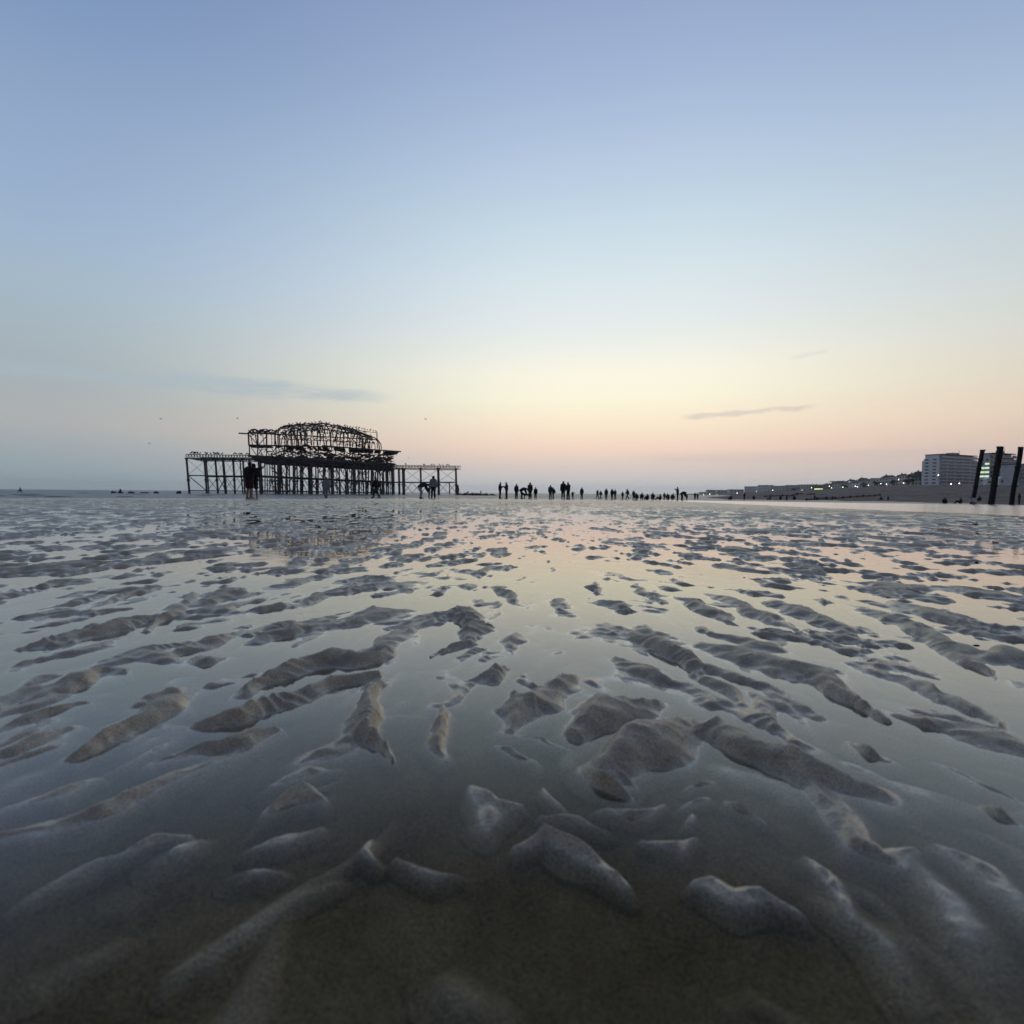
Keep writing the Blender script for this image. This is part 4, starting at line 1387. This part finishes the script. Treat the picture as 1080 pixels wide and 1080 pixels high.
for (px, y0, y1, pose, rz, lab, sc) in [
    (770.8, 523.8, 527.8, 'sit', 20, 'dark figure sitting first on the pale strip, far right of the crowd', 1.0),
    (785.0, 520.6, 528.2, 'stand', 30, 'dark person standing alone on the pale wet strip', .9),
    (795.5, 524.6, 528.2, 'crouch', 0, 'dark figure crouching right of the lone standing person on the pale strip', .9),
    (812.0, 524.8, 528.0, 'sit', 40, 'dark figure sitting midway along the foot of the bank', .9),
    (822.6, 524.2, 528.3, 'crouch', -50, 'dark figure crouching left of a thin upright one at the bank foot', .9),
    (829.6, 523.6, 528.4, 'stand', 0, 'thin upright dark child at the bank foot before the groyne', .55),
    (838.8, 524.4, 528.9, 'crouch', 60, 'dark figure crouching at the seaward tip of the groyne', 1.0),
    (859.2, 523.0, 527.8, 'stand', 10, 'small dark walker before the lit green sign on the shore', .6),
    (877.8, 524.0, 529.0, 'stand', -20, 'small dark walker just right of the lit green sign', .6),
    (930.2, 524.2, 528.6, 'crouch', 30, 'left of two dark figures below the red lamp', .9),
    (936.6, 523.4, 528.7, 'stand', 0, 'right of two dark figures below the red lamp', .6),
    (996.2, 523.8, 530.3, 'sit', -50, 'hunched dark figure sitting below the large white apartment block', 1.0),
    (1013.0, 524.2, 530.6, 'sit', 40, 'dark figure sitting between the hunched sitter and the nearest iron post', 1.0),
    (1028.6, 523.6, 531.8, 'crouch', 20, 'pale dressed figure crouching at the foot of the left iron post', 1.0),
    (1033.0, 523.0, 528.4, 'sit', -30, 'dark sitter just right of the pale crouching figure by the post', 1.0),
    (1074.8, 521.6, 533.0, 'stand', 60, 'dark person standing beside the rightmost iron post', .9)]:
    std = SEAT.get(pose, 1.72) * sc
    Yd = max(62, min(112, std * 540 / (y1 - y0)))
    p = on_y(px, y1, Yd)
    g = max(float(macro(p.x, Yd)), SEA_Z)
    if px > 990: g = max(g, bank_z(p.x, Yd)) if p.x > 71 else g
    pale = 'pale dressed' in lab
    person(pose, (p.x, Yd, g), R(rz), lab, G2, top='white' if pale else random.choice(('black', 'navy', 'charcoal')),
           legs='grey' if pale else 'black', scale=sc)

# red blanket
p = on_y(692.6, 526, 79)
mb = MB()
n = 8
for i in range(n + 1):
    for k in range(4):
        mb.v.append((-.75 + 1.5 * i / n, -.5 + k / 3, .05 + .16 * abs(math.sin(i * 1.3 + k * .9))))
for i in range(n):
    for k in range(3):
        a = i * 4 + k
        mb.f.append((a, a + 4, a + 5, a + 1))
o = mb.build('picnic_blanket', M['red'], None, (p.x, 79, float(macro(p.x, 79)) + .02), True)
sm = o.modifiers.new('thick', 'SOLIDIFY'); sm.thickness = .03
tag(o, 'crumpled red blanket lying among the seated crowd', 'blanket')

# dog by the brown coated person
p = on_y(555.3, 526, 54)
dz = float(macro(p.x, 54))
dog = MB()
dog.tube([(-.36, 0, .42), (-.25, 0, .43), (0, 0, .42), (.2, 0, .43), (.3, 0, .47), (.4, 0, .58), (.47, 0, .62), (.58, 0, .58), (.64, 0, .56)],
         [.06, .10, .10, .13, .11, .07, .075, .05, .03], 9)
for sx, kx in ((.22, .02), (-.3, -.05)):
    for sy in (-.07, .07):
        dog.tube([(sx, sy, .42), (sx + kx, sy, .24), (sx - kx * .6, sy, .04), (sx + .05, sy, .02)], [.07, .04, .025, .025], 7)
dog.tube([(-.36, 0, .45), (-.5, 0, .52), (-.6, 0, .62)], [.03, .022, .01], 6)
for sy in (-.05, .05):
    dog.tube([(.44, sy, .66), (.42, sy * 1.3, .74)], [.03, .008], 5)
o = dog.build('dog', M['black'], None, (p.x, 54, dz), True)
o.rotation_euler = (0, 0, R(190))
tag(o, 'small dark dog on the sand at the left of the brown coated person', 'dog')

# ------------------------------------------------------------------ three old iron posts on the right
POSTS = [((1036.2, 475), (1025.3, 532.2), 74, .26, 'left and thinnest of the three leaning black iron posts, small cap on top'),
         ((1054.8, 471.6), (1045.2, 531.2), 71, .36, 'middle and thickest of the three leaning black iron posts'),
         ((1076.6, 472.0), (1066.5, 533.2), 70, .28, 'right of the three leaning black iron posts, at the photo edge')]
for i, (t, b_, Yd, r, lab) in enumerate(POSTS):
    a = on_y(*t, Yd); b = on_y(*b_, Yd)
    g = max(float(macro(b.x, Yd)), SEA_Z)
    root = empty('iron_post', (b.x, Yd, g))
    tag(root, lab, 'post', 'old iron posts leaning on the shore')
    v = a - b; v.z = a.z - g
    mb = MB()
    pts = [(v * t_ + Vector((.05 * math.sin(t_ * 7 + i), .04 * math.cos(t_ * 5), 0))) for t_ in np.linspace(-.08, 1, 9)]
    mb.tube(pts, [r * k for k in (1.02, 1.0, .98, .97, .95, .96, .98, 1.0, 1.02)], 12)
    mb.build('shaft', M['old_post'], root, smooth=True)
    fl = MB().tube([v * .985, v * 1.008], r * 1.1, 12)
    if i == 0:
        fl.tube([v * 1.0, v * 1.0 + Vector((.38, 0, .03))], .12, 6)
    fl.build('top_flange', M['old_post'], root)
    mb = MB()
    for t_ in (.33, .66):
        mb.tube([v * (t_ - .012), v * (t_ + .012)], r * 1.18, 12)
    mb.build('joint_collar', M['old_post'], root)

# wooden groynes across the bank
for i, (A, B, lab) in enumerate([((61, 106), (112, 156), 'long dark timber groyne running down the shingle below the red lamp'),
                                 ((78, 158), (118, 200), 'shorter far timber groyne beyond the first groyne')]):
    root = empty('groyne', (A[0], A[1], SEA_Z))
    tag(root, lab, 'groyne', 'timber groynes on the shingle')
    n = 11
    tops = []
    for k in range(n):
        x = A[0] + (B[0] - A[0]) * k / (n - 1); y = A[1] + (B[1] - A[1]) * k / (n - 1)
        z = bank_z(x, y)
        tops.append(Vector((x - A[0], y - A[1], z - SEA_Z + .35)))
        MB().box((x - A[0], y - A[1], z - SEA_Z + .1), (.26, .26, .95), .7).build('pile', M['timber'], root)
    for k in range(2):
        mb = MB().tube([t_ - Vector((.15, -.15, .1 + .42 * k)) for t_ in tops], .17, 4)
        mb.build('plank', M['timber'], root)

# ------------------------------------------------------------------ town along the promenade
def unit_window():
    mb = MB().box((0, 0, 0), (1, 1, 1))
    return mb


_uw = unit_window().build('window', M['glass'])
UW = _uw.data
bpy.data.objects.remove(_uw)


def building(pxa, pxb, ytop, ybase, Ya, Yb, depth, floors, bays, wallm, roof, label, name='town_house', cat='house', group=None,
             end=False, balcony=False, lit=(), litend=(), steps=0):
    a = on_y(pxa, ybase, Ya); b = on_y(pxb, ybase, Yb)
    z0 = min(a.z, b.z) - 3.0
    zt = on_y((pxa + pxb) / 2, ytop, (Ya + Yb) / 2).z
    base = max(a.z, b.z)
    fr = Vector((b.x - a.x, b.y - a.y, 0)); L = fr.length
    rz = math.atan2(fr.y, fr.x)
    root = empty(name, (a.x, a.y, base), rz)
    tag(root, label, cat, group)
    H = zt - base
    roofh = 0.0
    if roof == 'pitched': roofh = min(3.2, H * .28)
    if roof == 'flat': roofh = .6
    wh = H - roofh
    w = MB().box((L / 2, depth / 2, (wh - 3) / 2), (L, depth, wh + 3))
    if steps:
        w = MB()
        for k in range(steps + 1):
            fh = wh / (steps + 6)
            z1 = wh - (steps - k) * fh
            x0 = -k * 0 + (steps - k) * 0
        w.box((L / 2, depth / 2, (wh * .80 - 3) / 2), (L, depth, wh * .80 + 3))
        w.box((L / 2 + .4, depth / 2 + .6, wh * .84), (L - 3.5, depth - 1.2, wh * .08))
        w.box((L / 2 + .8, depth / 2 + 1.2, wh * .94), (L - 7, depth - 2.4, wh * .12))
    w.build('wall', wallm, root)
    if roof == 'pitched':
        rb = MB()
        rb.v += [(-.3, -.4, wh), (L + .3, -.4, wh), (L + .3, depth + .4, wh), (-.3, depth + .4, wh), (-.3, depth / 2, wh + roofh), (L + .3, depth / 2, wh + roofh)]
        rb.f += [(0, 1, 5, 4), (2, 3, 4, 5), (1, 2, 5), (3, 0, 4), (3, 2, 1, 0)]
        ro = rb.build('roof', M['slate'], root)
        MB().box((L * .2, depth / 2, wh + roofh + .3), (1.0, .9, 1.8)).build('chimney', M['brick'], ro)
    else:
        MB().box((L / 2 + (.8 if steps else 0), depth / 2, wh + .3), (L + .6 - (6 if steps else 0), depth + .6, .6)).build('roof', M['slate'], root)
    if steps:
        MB().box((L * .55, depth * .5, wh + 1.5), (L * .18, depth * .4, 2.2)).build('plant_room', M['render_grey'], root)
        MB().tube([(L * .72, depth * .5, wh + .4), (L * .72, depth * .5, wh + 5)], .12, 5).build('mast', M['lamp_pole'], root)
    fh = wh / floors
    bw = L / bays
    for f in range(floors):
        for k in range(bays):
            mk = 'lit_glass' if (f, k) in lit else 'glass'
            ww = bw * (.78 if balcony else .42)
            o = bpy.data.objects.new('window', UW); col.objects.link(o); o.parent = root
            o.location = (bw * (k + .5), -.02, fh * (f + .52)); o.scale = (ww, .14, fh * .5)
            if mk == 'lit_glass':
                o.material_slots[0].link = 'OBJECT'; o.material_slots[0].material = M[mk]
                o['label'] = 'brightly lit window'
        if balcony:
            bal = MB().box((L / 2, -.75, fh * f + .0), (L - .4, 1.5, .25)).box((L / 2, -1.45, fh * f + .6), (L - .4, .1, 1.1))
            bal.build('balcony', wallm, root)
    if end:
        for f in range(floors - (1 if steps else 0)):
            for k in range(2):
                o = bpy.data.objects.new('window', UW); col.objects.link(o); o.parent = root
                o.location = (-.02, depth * (.28 + .44 * k), fh * (f + .5)); o.scale = (.14, depth * (.40 if (f, k) in litend else .2), fh * .42)
                if (f, k) in litend:
                    o.material_slots[0].link = 'OBJECT'; o.material_slots[0].material = M['lit_glass']
                    o['label'] = 'brightly lit window'
    return root


building(990, 1030.5, 479.6, 512, 430, 452, 13, 9, 5, M['render_white'], 'flat', 'large white nine storey apartment block with rows of balconies, flat roof',
         'apartment_block', 'apartments', 'seafront apartment blocks', end=True, balcony=True, steps=1)
building(1043.5, 1071.5, 478, 509.5, 400, 412, 7, 7, 5, M['render_grey'], 'flat', 'grey blue stepped apartment block behind the iron posts, greenish lit windows at its left',
         'apartment_block', 'apartments', 'seafront apartment blocks', end=True, balcony=True, litend=((1, 0), (2, 0), (3, 0), (4, 0), (1, 1), (2, 1), (3, 1)), steps=1)
building(1074, 1112, 489.5, 508, 380, 388, 12, 4, 5, M['render_grey'], 'flat', 'low grey flat roofed block cut by the right photo edge',
         'apartment_block', 'apartments', 'seafront apartment blocks', balcony=True)
HG = 'terraced seafront houses'
HOUSES = [
    (961, 975.5, 497.0, 512.0, 470, 460, 'render_cream', 'pitched', 4, 'pale cream house tucked against the left side of the white apartment block'),
    (948, 960, 501.0, 512.6, 500, 490, 'render_cream', 'flat', 4, 'cream flat roofed house second left of the white apartment block'),
    (937, 947.5, 502.5, 513.2, 540, 525, 'render_grey', 'flat', 4, 'grey flat roofed house right of the slate roofed tower house'),
    (927.5, 936, 501.2, 513.6, 560, 550, 'render_grey', 'pitched', 3, 'grey tower house with a dark slate roof above the red lamp'),
    (918, 927, 504.6, 514.0, 590, 575, 'render_cream', 'flat', 3, 'cream house left of the dark slate roofed tower house'),
    (906, 917.5, 505.0, 514.6, 620, 600, 'render_cream', 'pitched', 4, 'cream pitched roof house midway along the terrace'),
    (896, 905.5, 507.2, 515.0, 660, 645, 'render_white', 'pitched', 3, 'white pitched roof house left of the midway cream house'),
    (886, 895.5, 509.0, 515.6, 700, 680, 'render_grey', 'pitched', 3, 'grey pitched roof house third right of the lit green sign'),
    (877, 885.5, 509.4, 516.0, 730, 715, 'render_grey', 'flat', 3, 'grey flat house second right of the lit green sign'),
    (866, 876.5, 510.0, 516.4, 760, 740, 'brick', 'pitched', 4, 'brown brick house standing behind the lit green sign, right half'),
    (856, 865.5, 511.0, 517.0, 790, 775, 'brick', 'pitched', 3, 'brown brick house standing behind the lit green sign, left half'),
    (842, 855.5, 511.0, 517.6, 840, 820, 'render_cream', 'flat', 5, 'wide cream flat roofed terrace left of the brick houses'),
    (828, 841.5, 511.6, 518.0, 880, 860, 'render_grey', 'flat', 5, 'wide grey green flat terrace left of the cream terrace'),
    (812.5, 827.5, 512.4, 518.6, 960, 930, 'render_grey', 'flat', 5, 'blue grey block with even roof right of the far long block'),
    (799, 812, 511.6, 519.0, 1000, 980, 'render_white', 'flat', 5, 'right half of the far long pale block, with a roof stub'),
    (785, 798.5, 513.0, 520.0, 1030, 1010, 'render_white', 'flat', 5, 'left half of the far long pale block ending the town row'),
]
for i, (a, b, yt, yb, Ya, Yb, wm, rf, by, lab) in enumerate(HOUSES):
    building(a, b, yt, yb, Ya, Yb, 12, 3, by, M[wm], rf, lab, group=HG)
for k in range(15):
    px = 874 + k * 6.4 + random.uniform(-1.5, 1.5)
    yb = float(np.interp(px, [866, 900, 930, 960], [513, 511, 507.5, 504.5]))
    hh_ = random.uniform(3.0, 5.0)
    Yd = float(np.interp(px, [866, 960], [840, 540]))
    building(px, px + random.uniform(3.2, 5.5), yb - hh_ - random.uniform(0.5, 2.0), yb, Yd, Yd - 6, 9, 2, 2,
             M[random.choice(('render_white', 'render_cream', 'render_grey', 'brick'))], random.choice(('pitched', 'pitched', 'flat')),
             'small house of the upper row showing over the seafront terrace roofs', group='houses of the upper row on the slope',
             lit=((1, random.randint(0, 1)),) if k % 3 == 0 else ())
FAR = [(770, 784.5, 516.2, 521.5, 1500, 'flat', 'far blue block right of the headland, next to the town row'), (757, 769.5, 516.8, 522, 1600, 'flat', 'far blue low block in the middle of the headland'),
       (746.5, 755.5, 516.6, 522.5, 1750, 'pitched', 'far blue humped block near the headland tip'), (739, 746, 519, 523, 1850, 'flat', 'farthest faint blue block at the very tip of the headland')]
for a, b, yt, yb, Yd, rf, lab in FAR:
    building(a, b, yt, yb, Yd, Yd, 20, 2, 4, M['render_grey'], rf, lab, 'distant_block', 'building', 'distant buildings on the headland')

# white kiosks on the promenade
for px, py, lab in ((1041.5, 509.5, 'small white gabled kiosk between the left and middle iron posts'), (1054.5, 508.8, 'small white gabled kiosk just right of the middle iron post')):
    p = on_y(px, py, 330)
    root = empty('kiosk', (p.x, 330, p.z))
    tag(root, lab, 'kiosk', 'white kiosks on the promenade')
    MB().box((0, 0, .2), (3.4, 3, 4.2)).build('wall', M['render_white'], root)
    rb = MB()
    rb.v += [(-2, -1.8, 2.3), (2, -1.8, 2.3), (2, 1.8, 2.3), (-2, 1.8, 2.3), (0, -1.8, 3.7), (0, 1.8, 3.7)]
    rb.f += [(0, 1, 4), (2, 3, 5), (1, 2, 5, 4), (3, 0, 4, 5), (3, 2, 1, 0)]
    rb.build('roof', M['render_white'], root)
    MB().box((0, -1.52, .6), (1.6, .1, 1.4)).build('window', M['glass'], root)

# lit green sign
p = on_y(863.3, 516.4, 600)
root = empty('lit_sign', (p.x, 600, p.z))
tag(root, 'long glowing yellow green panel on two legs above the shingle', 'sign')
MB().box((0, 0, 0), (9.6, .4, 2.6)).build('panel', M['sign_lit'], root)
for sx in (-3.6, 3.6):
    MB().box((sx, .3, -3), (.35, .35, 7)).build('leg', M['lamp_pole'], root)

# street lamps
LAMPS = [(742, 521.6, 1500), (748.5, 521.0, 1400), (756, 522.0, 1300), (777.5, 520, 1000), (784, 520.2, 980), (791.6, 520.4, 950), (797.7, 518.3, 930), (809, 518.8, 900),
         (815, 517, 880), (817.5, 518.5, 860), (822.6, 518.3, 840), (846, 517, 780), (856, 514.4, 740), (874.6, 512.8, 700), (877, 514.4, 690), (889, 513.7, 650), (902, 512.8, 610),
         (904.2, 513.5, 605), (916, 511.7, 570), (929, 510.2, 540), (935, 510.6, 530), (947.8, 505.8, 490), (953, 509.5, 480), (989.5, 501, 425), (1003, 510.5, 380), (1011.7, 509.8, 370)]
lamp0 = None
LL = ['farthest lit lamp, at the tip of the headland', 'second lit lamp from the headland tip', 'third lit lamp from the headland tip', 'lit lamp before the far blue blocks, left of a close one',
      'lit lamp at the left end of the far long pale block', 'lit lamp before the left half of the far long block', 'bright lit lamp midway on the far long block', 'lit lamp under the roof stub of the far long block',
      'higher lamp left of two close lamps before the blue grey block', 'lower of two close lamps before the blue grey block', 'brightest lamp before the right of the blue grey block', 'single lit lamp before the wide cream terrace',
      'lit lamp just left of and above the green sign', 'upper of two lamps right of the green sign', 'lower of two lamps right of the green sign', 'lit lamp before the grey pitched roof house',
      'left of a close lamp pair before the white pitched house', 'right of a close lamp pair before the white pitched house', 'lit lamp before the midway cream pitched house', 'lit lamp left of the tower house, above the red lamp',
      'lit lamp just over the red lamp', 'high bright lamp above the cream flat roofed house', 'lit lamp before the cream flat roofed house, below the high one', 'lit lamp on the left corner of the white apartment block',
      'lit lamp at the foot of the white apartment block, left one', 'lit lamp at the foot of the white apartment block, right one']
for (px, py, Yd), lab in zip(LAMPS, LL):
    Yd2 = Yd - 12
    p = on_y(px, py, Yd2)
    if lamp0 is None:
        lamp0 = empty('street_lamp', (p.x, Yd2, p.z))
        MB().tube([(0, 0, -8), (0, 0, -.4)], [.14, .08], 6).build('pole', M['lamp_pole'], lamp0)
        MB().lump((0, 0, 0), (.52, .52, .52), 1, 2, .02).build('lamp_head', M['bulb'], lamp0)
        root = lamp0
    else:
        root = lamp0.copy(); col.objects.link(root); root.location = (p.x, Yd2, p.z)
        for ch in list(lamp0.children):
            c = ch.copy(); col.objects.link(c); c.parent = root
    root.scale = (max(.62, Yd / 850),) * 3
    tag(root, lab, 'street lamp', 'lit lamps along the promenade')
p = on_y(935.6, 513.4, 505)
root = empty('red_lamp', (p.x, 505, p.z))
tag(root, 'single red glowing lamp on the promenade below the tower house', 'lamp')
MB().tube([(0, 0, -5), (0, 0, -.5)], .12, 6).build('pole', M['lamp_pole'], root)
MB().lump((0, 0, 0), (.75, .75, .6), 1, 2, .02).build('lamp_head', M['bulb_red'], root)

# trees on the slope: trunk and a crown of small leaf clumps
TREES = [(971, 497.5, 512, 455, 8, 'dark tree leaning against the left side of the white apartment block'), (963, 500, 512.5, 462, 6, 'dark round tree second left of the white apartment block'),
         (957, 504, 513, 470, 5, 'low dark tree before the cream flat roofed house'), (942, 506, 513.5, 515, 5, 'dark bushy tree right of the red lamp'),
         (924, 507, 514.5, 560, 5, 'dark tree below the tower house, left of the red lamp'), (911, 509, 515, 590, 5, 'small dark tree before the midway cream house'),
         (891, 511, 516, 640, 5, 'small dark tree among the grey houses right of the green sign'), (838, 514, 518.5, 800, 6, 'low dark tree before the wide grey green terrace')]
for i, (px, yt, yb, Yd, w, lab) in enumerate(TREES):
    p = on_y(px, yb, Yd); q = on_y(px, yt, Yd)
    H = q.z - p.z
    root = empty('tree', (p.x, Yd, p.z)); tag(root, lab, 'tree', 'trees among the seafront houses')
    tk = MB().tube([(0, 0, -2), (.1, 0, H * .3), (0, .1, H * .6)], [.35, .25, .1], 7)
    for k in range(4):
        a = k * 1.6 + i
        tk.tube([(0, 0, H * .3), (math.cos(a) * w * .35, math.sin(a) * w * .35, H * .65)], [.16, .05], 5)
    tk.build('trunk', M['bark'], root)
    rr = random.Random(i)
    cr_ = MB()
    blobs = [(rr.uniform(-.6, .6) * w, rr.uniform(-.5, .5) * w, H * rr.uniform(.38, .88), w * rr.uniform(.22, .4)) for _ in range(9)]
    for bx, by, bz, br in blobs:
        for _ in range(90):
            d = Vector((rr.gauss(0, 1), rr.gauss(0, 1), rr.gauss(0, 1))).normalized() * br * rr.uniform(.55, 1.05)
            c = Vector((bx, by, bz)) + Vector((d.x, d.y, d.z * .75))
            u = Vector((rr.gauss(0, 1), rr.gauss(0, 1), rr.gauss(0, 1))).normalized(); v = u.orthogonal().normalized()
            o_ = len(cr_.v); s_ = rr.uniform(.25, .5)
            cr_.v += [tuple(c + u * s_), tuple(c + v * s_ * .6), tuple(c - u * s_), tuple(c - v * s_ * .6)]
            cr_.f.append((o_, o_ + 1, o_ + 2, o_ + 3))
    cr_.build('crown', M['leaf'], root)

# ------------------------------------------------------------------ small stones and shell bits on the near sand
STONES = [(1030, 675, .75, 'dark flat stone on the sand ridge near the right edge'), (1008, 588, .9, 'left of three dark lumps on the ripples at right'),
          (1030, 591, .8, 'middle of three dark lumps on the ripples at right'), (1051, 591, .8, 'right of three dark lumps on the ripples at right'),
          (718, 663, .35, 'tiny dark pebble on the crest of a rounded sand mound'), (785, 606, .45, 'small dark pebble on a ripple right of centre')]
for i, (px, py, sz, lab) in enumerate(STONES):
    p = on_z(px, py, .012)
    h = float(ripple(np.array([p.x]), np.array([p.y]), None)[0])
    s_ = sz * .01
    o = MB().lump((0, 0, 0), (s_, s_ * .8, s_ * .55), 60 + i, 2, .2).build('pebble', M['rock'], None, (p.x, p.y, max(h, -.004) + s_ * .3), True)
    tag(o, lab, 'pebble', 'dark stones on the rippled sand')
SH = [(660, 991, 'pale shell chip in the dark water left of the lower right ridge'), (997, 1000, 'pale shell chip in the dark water near the lower right corner'),
      (433, 949, 'tiny pale shell chip in the dark water below centre left'), (152, 949, 'tiny pale shell chip in the dark water at lower left'),
      (42, 1073, 'pale shell chip at the bottom left corner of the photo'), (106, 1056, 'small pale shell chip just above the bottom left corner chip')]
for i, (px, py, lab) in enumerate(SH):
    p = on_z(px, py, -.004)
    mb = MB()
    n = 7
    for k in range(n):
        a = 2 * math.pi * k / n
        mb.v.append((.0022 * math.cos(a) * (1.6 if i < 2 else 1), .0011 * math.sin(a), .0003 * math.sin(2 * a)))
    for k in range(n): mb.v.append((mb.v[k][0] * .8, mb.v[k][1] * .8, mb.v[k][2] + .0009))
    mb.f += [tuple(range(n))[::-1], tuple(range(n, 2 * n))] + [(k, (k + 1) % n, n + (k + 1) % n, n + k) for k in range(n)]
    h = float(ripple(np.array([p.x]), np.array([p.y]), None)[0])
    o = mb.build('shell_chip', M['shell'], None, (p.x, p.y, h + .0008))
    o.rotation_euler = (.1, .1, i * .9)
    tag(o, lab, 'shell', 'shell chips on the near sand')

# ------------------------------------------------------------------ haze
hz = MB()
hz.box((0, 1200, 30), (9000, 9000, 84))
m = bpy.data.materials.new('sea haze'); m.use_nodes = True
nt = m.node_tree; nodes, links = nt.nodes, nt.links
nodes.remove(nodes['Principled BSDF'])
pv = N('ShaderNodeVolumePrincipled')
pv.inputs['Color'].default_value = (.96, .97, .99, 1)
pv.inputs['Density'].default_value = .00010
pv.inputs['Anisotropy'].default_value = .55
links.new(pv.outputs[0], nodes['Material Output'].inputs['Volume'])
o = hz.build('haze', m)
tag(o, 'pale evening sea haze over the whole shore', 'haze', kind='stuff')

# ------------------------------------------------------------------ render settings
scene.view_settings.view_transform = 'Standard'
scene.view_settings.look = 'None'
scene.view_settings.exposure = 0
scene.view_settings.gamma = 1
scene.render.engine = 'CYCLES'
scene.cycles.max_bounces = 8
scene.cycles.diffuse_bounces = 3
scene.cycles.glossy_bounces = 3
scene.cycles.transparent_max_bounces = 12
scene.cycles.volume_bounces = 0
scene.cycles.use_denoising = True
scene.cycles.adaptive_threshold = .015
